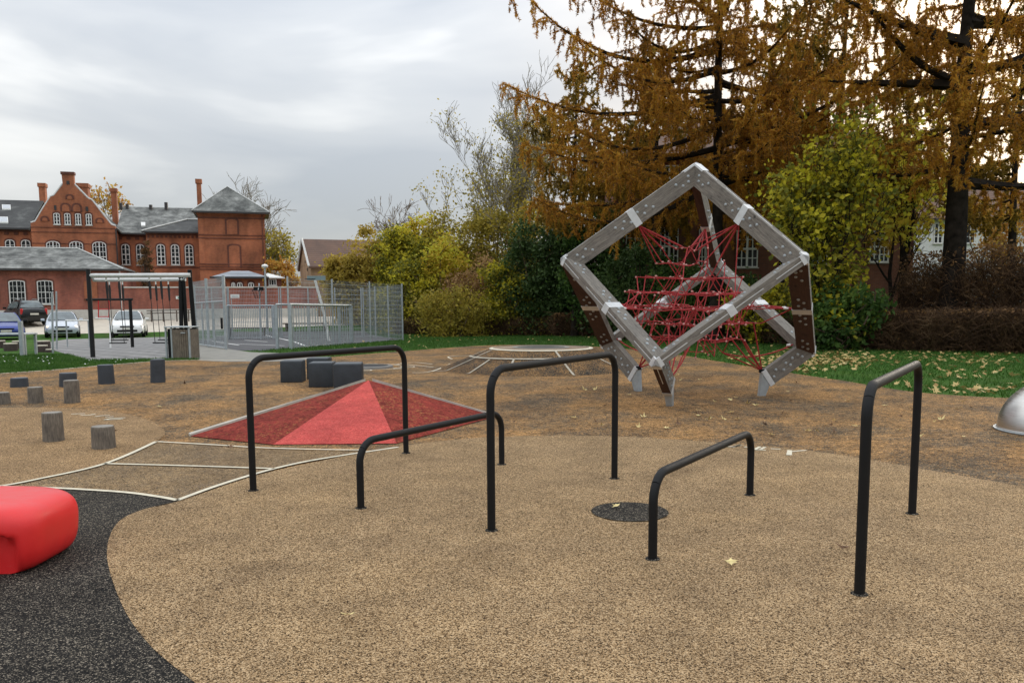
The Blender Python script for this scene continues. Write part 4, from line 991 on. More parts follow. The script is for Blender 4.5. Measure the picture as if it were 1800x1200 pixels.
# ================================================================== CARS
m_tyre = plain('tyre', (.02, .02, .021), .8); m_carglass = plain('car_glass', (.10, .125, .13), .08, var=.5, vscale=1.5, spec=.9)
m_lamp = plain('headlamp', (.72, .70, .64), .15, var=.1, spec=.9); m_tail = plain('tail_lamp', (.45, .015, .015), .25); m_plate = plain('number_plate', (.62, .60, .52), .5)
def lit_lamp():
    m, n, b = new_mat('lit_headlamp'); b.inputs['Base Color'].default_value = (.9, .8, .65, 1); b.inputs['Emission Color'].default_value = (1, .72, .42, 1); b.inputs['Emission Strength'].default_value = 1.1
    f = noise(n, objco(n), 12, 2); n.links.new(ramp(n, [(.3, (.8, .7, .55)), (.7, (.95, .85, .7))], f), b.inputs['Base Color']); return m
m_lit = lit_lamp()
def car(label, px, D, color, rz=0., hs=1.0, lamp=None, rear=False, metal=.25):
    x = gx(px, D); t = thing('parked_car', label, 'car', (x, D, H(D)+.008), rz+math.atan2(-x, D), 'cars parked on the gravel')
    mp = plain('car_paint', color, .22, metal, var=.04, vscale=1.5, spec=.6)
    def ring(y, w, zb, zt):
        half = [(0, zb), (w*.88, zb), (w*.985, zb+.10), (w, zb+(zt-zb)*.45), (w*.965, zb+(zt-zb)*.78), (w*.90, zt-.025), (w*.78, zt+.005), (w*.4, zt+.028), (0, zt+.035)]
        return np.array([(a, y, b_) for a, b_ in half]+[(-a, y, b_) for a, b_ in half[-2:0:-1]])
    st = [(-2.10, .66, .34, .52), (-2.07, .76, .25, .62), (-1.98, .82, .21, .69), (-1.80, .86, .19, .75), (-1.35, .88, .18, .84), (-.95, .885, .18, .92), (-.3, .885, .18, .95), (.6, .885, .18, .96), (1.4, .88, .18, .98), (1.85, .85, .22, .97), (2.02, .80, .28, .90), (2.08, .70, .38, .78)]
    rings = [ring(*s)*np.array([1, 1, hs]) for s in st]; k = len(rings[0]); V = np.vstack(rings); i = np.arange(k); j = (i+1) % k
    fs = [np.concatenate([np.stack([q*k+i, q*k+j, (q+1)*k+j, (q+1)*k+i], 1) for q in range(len(st)-1)]), np.arange(k)[::-1], np.arange(k)+(len(st)-1)*k]
    MB().add(V, fs).build('body', mp, t, True, True)
    # cabin
    low = np.array([(-.80, -.98, .90), (.80, -.98, .90), (.82, .2, .93), (.80, 1.72, .94), (-.80, 1.72, .94), (-.82, .2, .93)])
    mid = np.array([(-.66, -.38, 1.26), (.66, -.38, 1.26), (.70, .2, 1.27), (.64, 1.48, 1.26), (-.64, 1.48, 1.26), (-.70, .2, 1.27)])
    top = np.array([(-.50, -.05, 1.425), (.50, -.05, 1.425), (.55, .35, 1.455), (.50, 1.22, 1.42), (-.50, 1.22, 1.42), (-.55, .35, 1.455)])
    low, mid, top = [q*np.array([1, 1, hs]) for q in (low, mid, top)]; n = 6; i = np.arange(n); j = (i+1) % n
    cb = MB().add(np.vstack([low, mid, top]), [np.concatenate([np.stack([i, j, j+n, i+n], 1), np.stack([i+n, j+n, j+2*n, i+2*n], 1)]), np.arange(n)+2*n]); cb.build('cabin', mp, t, True, True)
    def glass(nm, P, off):
        P = np.array(P)*np.array([1, 1, hs]); o_ = np.array(off, float); c = P.mean(0); Q = c+(P-c)*np.array([.93, .93, .92])+o_; MB().add(Q, np.arange(len(Q))).build(nm, m_carglass, t, False, True)
    glass('windscreen', [(-.78, -.95, .93), (.78, -.95, .93), (.655, -.36, 1.26), (.50, -.07, 1.415), (-.50, -.07, 1.415), (-.655, -.36, 1.26)], (0, -.035, .03))
    glass('rear_window', [(-.76, 1.70, .98), (.76, 1.70, .98), (.62, 1.49, 1.25), (.49, 1.25, 1.41), (-.49, 1.25, 1.41), (-.62, 1.49, 1.25)], (0, .03, .02))
    for s in (-1, 1): glass('side_window', [(s*.80, -.80, .95), (s*.80, 1.55, .97), (s*.65, 1.38, 1.26), (s*.60, 1.1, 1.36), (s*.60, -.05, 1.36), (s*.67, -.35, 1.26)], (s*.03, 0, .01))
    for sx in (-1, 1):
        for y in (-1.32, 1.30):
            w = MB(); pr = [(.20, -.09), (.30, -.095), (.315, -.06), (.315, .06), (.30, .095), (.20, .09)]
            P = np.array(pr); an = np.arange(20)*2*math.pi/20; V = np.stack([np.repeat((sx*.80+P[:, 1])[:, None], 20, 1), y+P[:, 0, None]*np.cos(an), .315+P[:, 0, None]*np.sin(an)], -1).reshape(-1, 3); kk = np.arange(20); kn_ = (kk+1) % 20
            w.add(V, np.concatenate([np.stack([q*20+kk, q*20+kn_, (q+1)*20+kn_, (q+1)*20+kk], 1) for q in range(5)])); wo_ = w.build('wheel', m_tyre, t, True, True)
            r_ = MB(); V = np.stack([np.full(20, sx*.875), y+.20*np.cos(an), .315+.20*np.sin(an)], 1); r_.add(V, np.arange(20)); r_.build('rim', m_galv, wo_, False, True)
        lm = (m_lit if lamp == 'lit' else m_lamp)
        V, Fs = rbox(.36, .16, .15*hs, .05, 3); MB().add(rot2(V, -sx*.42, (sx*.60, -1.93, .53*hs)), Fs).build('headlight', lm, t, True, True)
        V, Fs = rbox(.16, .12, .34*hs, .04, 3); MB().add(V+np.array([sx*.72, 2.0, .62*hs]), Fs).build('tail_light', m_tail, t, True, True)
        V, Fs = rbox(.20, .10, .13, .03, 2); MB().add(V+np.array([sx*.98, -.62, .93*hs]), Fs).build('mirror', mp if color[0] > .05 else m_black, t, True, True)
    for nm, a, z0, z1 in (('grille', .36, .56, .64), ('lower_grille', .52, .31, .43)):
        V, Fs = rbox(2*a, .05, (z1-z0)*hs, .015, 2); MB().add(V+np.array([0, -2.085, z0*hs]), Fs).build(nm, m_black, t, False, True)
    for y, z in ((-2.115, .44), (2.10, .60)):
        MB().box((-.25, y-.012, z*hs), (.25, y+.012, z*hs+.11)).build('number_plate', m_plate, t, False, True)
    V, Fs = rbox(1.6, .10, .16, .03, 2); MB().add(V+np.array([0, -2.02, .19]), Fs).build('bumper_skirt', m_black, t, False, True)
    if rear:
        for s in (-1, 1): MB().tube([(s*.52, .0, 1.455*hs), (s*.52, .3, 1.50*hs), (s*.50, 1.1, 1.47*hs)], .02, 6).build('roof_rail', m_galv, t, False, True)
    return t
car('blue car facing the camera, cut off at the left edge', 9, 45.2, (.03, .055, .26), .04, 1.0, 'on')
car('black estate car turned tail-on behind the blue car', 46, 56, (.012, .013, .014), R(196), 1.14, None, True)
car('silver car with glowing headlights facing the camera', 112, 48.8, (.56, .60, .66), -.02, 1.0, 'lit')
car('white car facing the camera behind the swings', 229, 48.6, (.82, .82, .80), -.06, 1.02, 'on', metal=0.)

# ================================================================== BUILDINGS
m_brick = brickmat('brick_orange', (.50, .150, .058), (.40, .112, .045), (.34, .19, .12)); m_brickd = brickmat('brick_dark', (.20, .055, .03), (.15, .042, .026), (.15, .09, .07)); m_brickr = brickmat('brick_red', (.40, .115, .068), (.31, .085, .054), (.28, .16, .13))
m_bricky = brickmat('brick_yellow', (.46, .28, .15), (.38, .22, .12), (.36, .28, .20))
m_slater = roofmat('roof_slate', [(.34, (.022, .023, .022)), (.45, (.10, .104, .095)), (.56, (.20, .205, .19)), (.70, (.38, .385, .36))], .85); m_slated = roofmat('roof_slate_dark', [(.3, (.018, .018, .018)), (.55, (.045, .047, .045)), (.72, (.15, .155, .145))], .7)
m_tile = roofmat('roof_tile', [(.3, (.085, .045, .032)), (.7, (.19, .10, .06))]); m_metalroof = roofmat('roof_zinc', [(.3, (.20, .225, .26)), (.7, (.33, .36, .40))], .6, .5)
m_frame = plain('window_frame_white', (.76, .76, .73), .5, var=.06); m_plinth = plain('plinth_render', (.55, .53, .48), .8, var=.1); m_gut = plain('gutter_dark', (.04, .035, .035), .6)
def arc_top(x0, x1, z1, rise, n=8):
    if rise <= 0: return [(x1, z1), (x0, z1)]
    c = (x0+x1)/2; return [(c+(x1-c)*math.cos(a), z1-rise+rise*math.sin(a)) for a in np.linspace(0, math.pi, n)]
def window(parent, x0, x1, z0, z1, y, rise=.12, cols=2, rows=3, brick=None, sill=True, barw=.05, mull=None):
    """arched casement facing -y: frame (part), pane and sill (sub-parts)"""
    out = [(x0, z0), (x1, z0)]+arc_top(x0, x1, z1, rise); f = .06; inn = [(x0+f, z0+f), (x1-f, z0+f)]+arc_top(x0+f, x1-f, z1-f, max(rise-f*.3, 0.001) if rise > 0 else 0)
    n = len(out); P = np.array([(a, y-.06, b_) for a, b_ in out]+[(a, y-.06, b_) for a, b_ in inn]+[(a, y+.02, b_) for a, b_ in out]+[(a, y-.0, b_) for a, b_ in inn]); i = np.arange(n); j = (i+1) % n
    m_ = MB().add(P, np.concatenate([np.stack([i, j, j+n, i+n], 1), np.stack([j, i, i+2*n, j+2*n], 1), np.stack([i+n, j+n, j+3*n, i+3*n], 1)]))
    W_ = x1-x0; Hh = z1-z0
    for c in range(1, cols):
        xx = x0+W_*c/cols; bw_ = barw*(1.7 if (mull is None and cols % 2 == 0 and c == cols//2) else .8); m_.box((xx-bw_/2, y-.055, z0+f), (xx+bw_/2, y-.005, z1-f*1.2))
    for r_ in range(1, rows):
        zz = z0+Hh*r_/rows; bw_ = barw*(1.5 if (rows > 3 and r_ == rows//2) else .7); m_.box((x0+f*.8, y-.052, zz-bw_/2), (x1-f*.8, y-.008, zz+bw_/2))
    fo = m_.build('window', m_frame, parent)
    MB().add(np.array([(a, y-.018, b_) for a, b_ in out]), np.arange(n)).build('pane', m_glass, fo)
    if sill: MB().box((x0-.06, y-.12, z0-.07), (x1+.06, y+.0, z0-.004)).build('sill', m_plinth, fo)
    if brick is not None:
        o2 = [(x0-.10, z0+.02), (x1+.10, z0+.02)]+arc_top(x0-.10, x1+.10, z1+.14, rise+.06); Pf = np.array([(a, y-.012, b_) for a, b_ in o2]); Pb = np.array([(a, y+.02, b_) for a, b_ in o2]); MB().prism(Pb, Pf).build('brick_surround', brick, fo)
def blind(parent, x0, x1, z0, z1, y, rise, mat_, mfill):
    o2 = [(x0-.14, z0), (x1+.14, z0)]+arc_top(x0-.14, x1+.14, z1+.14, rise+.05); MB().prism(np.array([(a, y+.02, b_) for a, b_ in o2]), np.array([(a, y-.05, b_) for a, b_ in o2])).build('brick_arch', mat_, parent)
    o3 = [(x0, z0), (x1, z0)]+arc_top(x0, x1, z1, rise); MB().prism(np.array([(a, y-.02, b_) for a, b_ in o3]), np.array([(a, y-.054, b_) for a, b_ in o3])).build('blind_panel', mfill, parent)
def X(px, D): return float(ray(px, 440)[0]*D)
def Z(py, D, px=300): return W(px, py, D)[2]
def chimney(parent, x0, x1, z0, z1, y, mat_, d=.7, name='chimney'):
    m_ = MB(); m_.box((x0, y, z0), (x1, y+d, z1-.35)); m_.box((x0-.08, y-.08, z1-.35), (x1+.08, y+d+.08, z1)); return m_.build(name, mat_, parent)
def slab(parent, P, th, mat_, name='roof'):
    """roof plane given by its outline, with thickness"""
    P = np.array(P, float); return MB().prism(P-np.array([0, 0, th]), P).build(name, mat_, parent)
def hip_roof(parent, x0, x1, y0, y1, ze, zr, rx0, rx1, mat_, ov=.35, name='roof', split=True):
    a, b_, c, d = (x0-ov, y0-ov, ze), (x1+ov, y0-ov, ze), (x1+ov, y1+ov, ze), (x0-ov, y1+ov, ze); ym = (y0+y1)/2; r0, r1 = (rx0, ym, zr), (rx1, ym, zr)
    m_ = MB().add(np.array([a, b_, c, d, r0, r1]), [np.array([(0, 1, 5, 4), (2, 3, 4, 5)]), np.array([(1, 2, 5), (3, 0, 4)]), np.array([3, 2, 1, 0])]); o = m_.build(name, mat_, parent)
    MB().box((x0-ov-.05, y0-ov-.10, ze-.12), (x1+ov+.05, y0-ov, ze+.02)).build('gutter', m_gut, parent)
    return o
def ridge_trim(parent, pts, mat_, r=.06): MB().tube(pts, r, 5).build('ridge_flashing', mat_, parent)
m_flash = plain('flashing_pale', (.58, .58, .56), .5)

YAW = R(17)
# --- low front building
D = 66.; g0 = H(D); t = thing('brick_outbuilding', 'low red brick building with grey hipped slate roof and white windows at left', 'building', (X(100, D), D, g0))
xl, xr = X(-260, D), X(207, D); ze = Z(474, D); zr = Z(439, D+4.5)
MB().box((xl, D, g0-.1), (xr, D+9, ze)).build('wall', m_brickr, t)
hip_roof(t, xl, xr, D, D+9, ze, zr, xl+3, X(137, D+4.5), m_slater)
ridge_trim(t, [(xl+3, D+4.5, zr+.03), (X(137, D+4.5), D+4.5, zr+.03), (xr+.35, D-.35, ze+.04)], m_flash)
MB().box((xl, D-.06, g0), (xr+.06, D+.0, Z(543, D))).build('plinth', m_plinth, t)
for a, b_ in ((11, 40), (61, 89)): window(t, X(a, D), X(b_, D), Z(533, D), Z(493, D), D, .10, 4, 4, m_brickd, barw=.027)
for a, b_ in ((-60, -31), (-110, -81)): window(t, X(a, D), X(b_, D), Z(533, D), Z(493, D), D, .10, 4, 4, m_brickd, barw=.027)
for i in range(14):   # corbelled arches under the eaves
    x = X(-60+i*17, D); w = X(14, D)-X(0, D); o2 = [(x, ze-.42), (x+.10, ze-.42)]+[(x+.10+(w-.2)*(1-math.cos(a))/2, ze-.42+.14*math.sin(a)) for a in np.linspace(0, math.pi, 7)]+[(x+w, ze-.42), (x+w+.12, ze-.42), (x+w+.12, ze-.14), (x, ze-.14)]
    MB().prism(np.array([(a, D+.01, b_) for a, b_ in o2]), np.array([(a, D-.05, b_) for a, b_ in o2])).build('corbel_arch', m_brickr, t)
MB().box((X(144, D), D-.08, Z(524, D)), (X(167, D), D+.02, Z(494, D))).build('brick_panel', m_brick, t); MB().box((X(143, D), D-.12, Z(527, D)), (X(168, D), D+.02, Z(524, D))).build('panel_sill', m_brickd, t)
MB().tube([(xr+.05, D-.1, ze), (xr+.05, D-.1, g0)], .05, 6).build('downpipe', m_flash, t)

# --- stepped-gable house
D = 81.; g0 = H(D); t = thing('gabled_brick_house', 'tall red brick house with stepped gable and chimney on top', 'building', (X(131, D), D, g0))
prof = [(57, 590), (205, 590), (205, 400), (198, 398), (182, 378), (166, 356), (160, 354), (150, 344), (137.5, 331), (137.5, 313), (116.5, 313), (117.5, 331), (108, 342), (101, 350), (95, 352), (80, 373), (65, 395), (57, 397)]
P = np.array([(X(a, D), D, max(Z(b_, D), g0-.1)) for a, b_ in prof]); MB().prism(P+np.array([0, .5, 0]), P).build('gable_wall', m_brick, t)
MB().box((X(57, D), D+.52, g0-.1), (X(205, D), D+13, Z(404, D))).build('wall', m_brick, t)
xa, xb, xc = X(57, D), X(205, D), X(127, D); zr = Z(340, D); ze = Z(404, D)
slab(t, [(xa-.3, D+.55, ze-.1), (xa-.3, D+14, ze-.1), (xc, D+14, zr), (xc, D+.55, zr)], .15, m_slater); slab(t, [(xc+.01, D+.55, zr), (xc+.01, D+14, zr), (xb+.3, D+14, ze-.1), (xb+.3, D+.55, ze-.1)], .15, m_slater)
for seg in ([(57, 397), (65, 394.5), (80, 372), (95, 351.5), (101, 349.5)], [(101, 349.5), (117, 330)], [(137.5, 330), (160, 353), (166, 355.5)], [(166, 355.5), (198, 397.5), (205, 399.5)]):
    MB().tube([(X(a, D), D+.15, Z(b_, D)+.05) for a, b_ in seg], .10, 5).build('coping', m_flash, t)
MB().box((X(115, D), D-.08, Z(313, D)), (X(139, D), D+.6, Z(308.5, D))).build('chimney_cap', m_brickd, t)
for a, b_ in ((98, 109), (117, 127.5), (136, 146), (154.5, 164.5)): window(t, X(a, D), X(b_, D), Z(398.5, D), Z(379, D), D, .10, 2, 3, m_brickd)
for a, b_ in ((82, 106), (122.5, 146.5), (163, 187)): window(t, X(a, D), X(b_, D), Z(470, D), Z(426.5, D), D, .28, 4, 5, m_brickd)
for a, b_ in ((114, 126.5), (133.5, 145.5)): blind(t, X(a, D), X(b_, D), Z(376, D), Z(364, D), D, .28, m_brickd, m_brick)
for a, b_, c, d in ((78, 87, 393, 387), (174, 183, 394, 388), (124, 133, 355, 349)): blind(t, X(a, D), X(b_, D), Z(c, D), Z(d, D), D, .2, m_brickd, m_brick)
for a, b_, c, d in ((100, 104, 374, 366), (155, 159.5, 375, 367), (124.5, 129.5, 330, 324)): MB().box((X(a, D), D-.05, Z(c, D)), (X(b_, D), D+.02, Z(d, D))).build('iron_tie', m_gut, t)
for py in (403, 411, 430): MB().box((X(57, D)-.02, D-.04, Z(py+1, D)), (X(205, D)+.02, D+.02, Z(py, D))).build('string_course', m_brickd, t)
MB().tube([(X(206, D), D-.1, Z(404, D)), (X(206, D), D-.1, g0)], .06, 6).build('downpipe', m_gut, t)
chimney(t, X(142, D+6), X(160.5, D+6), Z(350, D+6), Z(327, D+6), D+6, m_brick, 1.2)

# --- long wings left and right of it
def wing(label, xa, xb, D, eave, ridge, depth, wins, roofm, extra=None, chim=()):
    g0 = H(D); t = thing('brick_wing', label, 'building', ((xa+xb)/2, D, g0)); ze, zr = Z(eave, D), Z(ridge, D+depth/2)
    MB().box((xa, D, g0-.1), (xb, D+depth, ze)).build('wall', m_brick, t)
    slab(t, [(xa, D-.4, ze-.05), (xb, D-.4, ze-.05), (xb, D+depth/2, zr), (xa, D+depth/2, zr)], .12, roofm); slab(t, [(xa, D+depth/2+.01, zr), (xb, D+depth/2+.01, zr), (xb, D+depth+.4, ze-.05), (xa, D+depth+.4, ze-.05)], .12, roofm)
    MB().box((xa, D-.5, ze-.20), (xb, D-.405, ze-.05)).build('gutter', m_gut, t)
    n = int((xb-xa)/.7)
    for i in range(n): x = xa+(i+.2)*(xb-xa)/n; MB().box((x, D-.06, ze-.62), (x+.35, D+.01, ze-.38)).build('dentil', m_brickd, t)
    MB().box((xa, D-.05, ze-.36), (xb, D+.01, ze-.22)).build('string_course', m_brickd, t)
    for a, b_, c, d in wins: window(t, X(a, D), X(b_, D), Z(d, D), Z(c, D), D, .25, 2, 4, m_brickd)
    return t, ze, zr
D = 83.
t, ze, zr = wing('left brick wing with dark slate roof and two skylights', X(-260, D), X(56.5, D), D, 405, 359, 11, ((10, 27, 425, 462), (38, 54.5, 425, 462), (-20, -4, 425, 462)), m_slated)
def on_roof(py): # point on the front slope of a wing roof seen at py
    for s in np.linspace(0, 1, 200):
        y = D-.4+s*5.9; z = ze+(zr-ze)*s
        if W(0, py, y)[2] <= z: return y, z
    return D+5.5, zr
for a, b_, c, d in ((9, 24, 368.5, 361), (2.5, 18, 392, 382.5)):
    y1, z1 = on_roof(c); y2, z2 = on_roof(d); P = np.array([(X(a, y1), y1, z1+.08), (X(b_, y1), y1, z1+.08), (X(b_, y2), y2, z2+.08), (X(a, y2), y2, z2+.08)]); so_ = MB().prism(P-np.array([0, 0, .15]), P).build('skylight', m_frame, t)
    c_ = P.mean(0); MB().add(c_+(P-c_)*.82+np.array([0, 0, .012]), np.arange(4)).build('pane', plain('skylight_glass', (.42, .45, .48), .1), so_)
chimney(t, X(75, D+7), X(86, D+7), zr-2, Z(329, D+7), D+7, m_brick, .8)
t, ze, zr = wing('right brick wing with patched slate roof between gable and tower', X(205.5, D), X(352, D), D, 410, 365, 11, ((213.5, 228, 430, 466), (239.5, 254, 430, 466)), m_slater)
chimney(t, X(200.5, D+7), X(210, D+7), zr-2, Z(334, D+7), D+7, m_brick, .7)
for px, pa, pb in ((217, 359, 369), (228, 361, 369), (269, 361, 369), (296, 356, 369)): MB().tube([(X(px, D+5), D+5, Z(pb+2, D+5)), (X(px, D+5), D+5, Z(pa, D+5))], .16, 8).build('roof_vent', m_gut, t)
y1, z1 = on_roof(393); y2, z2 = on_roof(387); P = np.array([(X(250.5, y1), y1, z1+.08), (X(258, y1), y1, z1+.08), (X(258, y2), y2, z2+.08), (X(250.5, y2), y2, z2+.08)]); MB().prism(P-np.array([0, 0, .15]), P).build('skylight', m_frame, t)
# --- link block in front of the wing
D = 79.; g0 = H(D); t = thing('brick_link_block', 'brick link with three tall white windows and low hipped roof beside the tower', 'building', (X(305, D), D, g0)); xa, xb = X(258, D), X(351, D); ze = Z(407.5, D); zr = Z(384, D+2.5)
MB().box((xa, D, g0-.1), (xb, D+3.45, ze)).build('wall', m_brick, t)
P = np.array([(xa-.3, D-.35, ze), (xb, D-.35, ze), (xb, D+3.4, zr), (X(330, D+2.5), D+3.4, zr), (xa-.3, D+3.4, ze)]); MB().add(P, [np.array([0, 1, 2, 3]), np.array([0, 3, 4])]).build('roof', m_slated, t)
ridge_trim(t, [(xa-.3, D-.35, ze+.04), (X(330, D+2.5), D+3.35, zr+.04), (xb, D+3.35, zr+.05)], m_flash, .07)
MB().box((xa-.3, D-.45, ze-.14), (xb, D-.36, ze+.0)).build('gutter', m_gut, t)
for i in range(12): x = xa+(i+.25)*(xb-xa)/12; MB().box((x, D-.06, ze-.52), (x+.2, D+.01, ze-.30)).build('dentil', m_brickd, t)
MB().box((xa, D-.05, ze-.28), (xb, D+.01, ze-.15)).build('string_course', m_brickd, t); MB().box((xa, D-.05, Z(471, D)), (xb, D+.01, Z(469, D))).build('string_course', m_brickd, t)
for a, b_ in ((275.5, 290), (300.5, 315), (325, 339.5)): window(t, X(a, D), X(b_, D), Z(465.5, D), Z(429.5, D), D, .25, 2, 5, m_brickd)
# --- tower
D = 75.; g0 = H(D); t = thing('brick_tower', 'square orange brick tower with pyramid slate roof and blind windows', 'tower', (X(409, D), D, g0)); xa, xb = X(350, D), X(467, D); ze = Z(370, D); dp = xb-xa
MB().box((xa, D, g0-.1), (xb, D+dp, ze)).build('wall', m_brick, t)
ap_ = (X(404, D+dp/2), D+dp/2, Z(325, D+dp/2)); ov = .42
cs = [(xa-ov, D-ov, ze), (xb+ov, D-ov, ze), (xb+ov, D+dp+ov, ze), (xa-ov, D+dp+ov, ze)]; MB().add(np.array(cs+[ap_]), [np.array([(0, 1, 4), (1, 2, 4), (2, 3, 4), (3, 0, 4)]), np.array([3, 2, 1, 0])]).build('roof', m_slater, t)
for c in cs[:2]: ridge_trim(t, [np.array(c)+(0, 0, .03), np.array(ap_)+(0, 0, .03)], m_flash, .05)
MB().box((xa-ov, D-ov-.1, ze-.16), (xb+ov, D-ov-.002, ze-.01)).build('gutter', m_gut, t)
for i, (z0_, z1_) in enumerate(((ze-.30, ze-.02), (ze-.55, ze-.45))): MB().box((xa-.10+.05*i, D-.12+.05*i, z0_), (xb+.10-.05*i, D+.01, z1_)).build('cornice', m_brick if i == 0 else m_brickd, t)
for py in (411, 416.5, 463, 467.5, 472): MB().box((xa-.04, D-.06, Z(py+1.6, D)), (xb+.04, D+.01, Z(py, D))).build('string_course', m_brickd, t)
for a, b_ in ((350.5, 360), (455.5, 466.5)):
    for z0_, z1_ in ((Z(410.5, D), ze-.6), (Z(462.5, D), Z(418.8, D))): MB().box((X(a, D), D-.04, z0_), (X(b_, D), D+.01, z1_)).build('corner_pilaster', m_brick, t)
for a, b_, c, d in ((400.5, 418.5, 410, 383), (402.5, 421, 470, 430)): blind(t, X(a, D), X(b_, D), Z(c, D), Z(d, D), D, .16, m_brickd, m_brick)
MB().tube([(X(462.5, D), D-.16, ze-.1), (X(462.5, D), D-.16, g0)], .05, 6).build('downpipe', m_brickd, t)
chimney(t, X(350.5, D+3.4), X(358.5, D+3.4), ze-1, Z(313, D+3.4), D+3.4, m_brick, .55)
# --- pavilion with low grey roof
D = 65.5; g0 = H(D); t = thing('pavilion', 'low pavilion with grey hipped metal roof in front of the tower', 'building', (X(430, D), D, g0)); xa, xb = X(368, D), X(462, D); ze = Z(486.5, D); zr = Z(475.5, D+2)
MB().box((xa+.4, D, g0-.1), (xb-.1, D+4, ze)).build('wall', m_brick, t); hip_roof(t, xa+.3, xb, D, D+4, ze, zr, X(405, D+2), X(436, D+2), m_metalroof, .3)
P = np.array([(xb+.32, D+.2, ze), (X(499, D), D+.2, ze-.02), (X(466, D+1.5), D+1.8, Z(480, D+1.5)), (xb+.32, D+1.8, Z(479, D+1.5))]); MB().prism(P-np.array([0, 0, .08]), P).build('side_roof', m_white, t)
MB().box((xb+.0, D+.5, g0-.1), (X(493, D), D+3, ze-.1)).build('side_wall', m_brickd, t)
for a, b_ in ((404, 411), (414, 424), (434, 444)): window(t, X(a, D), X(b_, D), Z(512, D), Z(496, D), D, .14, 2, 2, m_brickd)
window(t, X(470, D+.5), X(484, D+.5), Z(502, D+.5), Z(490, D+.5), D+.5, 0, 3, 1, None); window(t, X(386, D), X(393, D), Z(516, D), Z(499, D), D, .14, 2, 3, m_brickd)
# --- brick garden wall with coping
D = 63.; g0 = H(D); t = thing('garden_wall', 'long red brick wall with pale coping and pale base behind the court', 'wall', (X(390, D), D, g0)); xa, xb = X(213, D), X(556, D); zt = Z(506, D)
MB().box((xa, D, Z(543, D)), (xb, D+.36, zt)).build('brick_face', m_brickr, t); MB().box((xa, D-.03, g0-.1), (xb, D+.38, Z(543, D)-.003)).build('plinth', m_plinth, t); MB().box((xa-.04, D-.07, zt), (xb+.04, D+.43, zt+.09)).build('coping', m_plinth, t)
p = W(313, 523, D); so_ = MB().box((p[0]-.14, D-.05, p[2]-.10), (p[0]+.14, D-.01, p[2]+.10)).build('wall_box', m_white, t); MB().box((p[0]-.02, D-.056, p[2]-.05), (p[0]+.08, D-.051, p[2]+.05)).build('green_mark', plain('sign_green', (.03, .25, .18), .5), so_)
D = 60.5; t = thing('low_rail', 'low dark timber rail along the gravel edge', 'rail', (X(280, D), D, H(D)))
for z in (.62, .45): MB().tube([(X(252, D), D, H(D)+z+.12), (X(330, D), D, H(D)+z+.16)], .035, 6).build('rail', m_bench, t)
for px in (260, 281, 305, 326): MB().box((X(px, D)-.04, D-.04, H(D)), (X(px, D)+.04, D+.04, H(D)+.8)).build('post', m_bench, t)

YAW = 0.0
# --- yellow brick farmhouse
D = 62.; xg = X(545, D); rz = R(21); g0 = H(D); t = thing('yellow_brick_house', 'yellow brick house with steep red-brown tiled roof right of the tower', 'building', (xg, D, g0), rz)
Lh, Wd = 10.5, 6.2; ze = Z(463, D, 560)-g0; zr = Z(416, D, 560)-g0
MB().box((0, 0, -.1), (Lh, Wd, ze)).build('wall', m_bricky, t, False, True)
for x in (0, Lh): MB().prism(np.array([(x-.02, 0, ze), (x-.02, Wd, ze), (x-.02, Wd/2, zr-.02)]), np.array([(x+.02, 0, ze), (x+.02, Wd, ze), (x+.02, Wd/2, zr-.02)])).build('gable', m_bricky, t, False, True)
for s in (0, 1):
    P = np.array([(-.15, -.35, ze-.22), (Lh+.15, -.35, ze-.22), (Lh+.15, Wd/2, zr+.05), (-.15, Wd/2, zr+.05)])
    if s: P = P*np.array([1, -1, 1])+np.array([0, Wd, 0])
    MB().prism(P-np.array([0, 0, .14]), P).build('roof', m_tile, t, False, True)
MB().tube([(-.17, -.36, ze-.2), (-.17, Wd/2, zr+.08)], .08, 4).build('verge_board', m_flash, t, False, True); MB().tube([(-.17, Wd+.36, ze-.2), (-.17, Wd/2, zr+.08)], .08, 4).build('verge_board', m_flash, t, False, True)
def win_local(t, x0, x1, z0, z1, cols, rows, y=0.):
    m_ = MB(); m_.box((x0-.06, y-.06, z0-.06), (x1+.06, y+.01, z0)); m_.box((x0-.06, y-.06, z1), (x1+.06, y+.01, z1+.06)); m_.box((x0-.06, y-.06, z0), (x0, y+.01, z1)); m_.box((x1, y-.06, z0), (x1+.06, y+.01, z1))
    for c in range(1, cols): xx = x0+(x1-x0)*c/cols; m_.box((xx-.025, y-.055, z0), (xx+.025, y-.02, z1))
    for r_ in range(1, rows): zz = z0+(z1-z0)*r_/rows; m_.box((x0, y-.052, zz-.02), (x1, y-.022, zz+.02))
    fo = m_.build('window', m_frame, t, False, True); MB().poly(np.array([(x0, y-.015, z0), (x1, y-.015, z0), (x1, y-.015, z1), (x0, y-.015, z1)])).build('pane', m_glass, fo, False, True)
for x in (1.7, 4.2, 7.0): win_local(t, x, x+1.2, 1.75, 2.85, 3, 2)
for y, z in ((1.6, 4.6), (1.6, 3.4), (2.6, 4.0)): MB().box((-.06, y, z), (0, y+.12, z+.22)).build('iron_tie', m_gut, t, False, True)

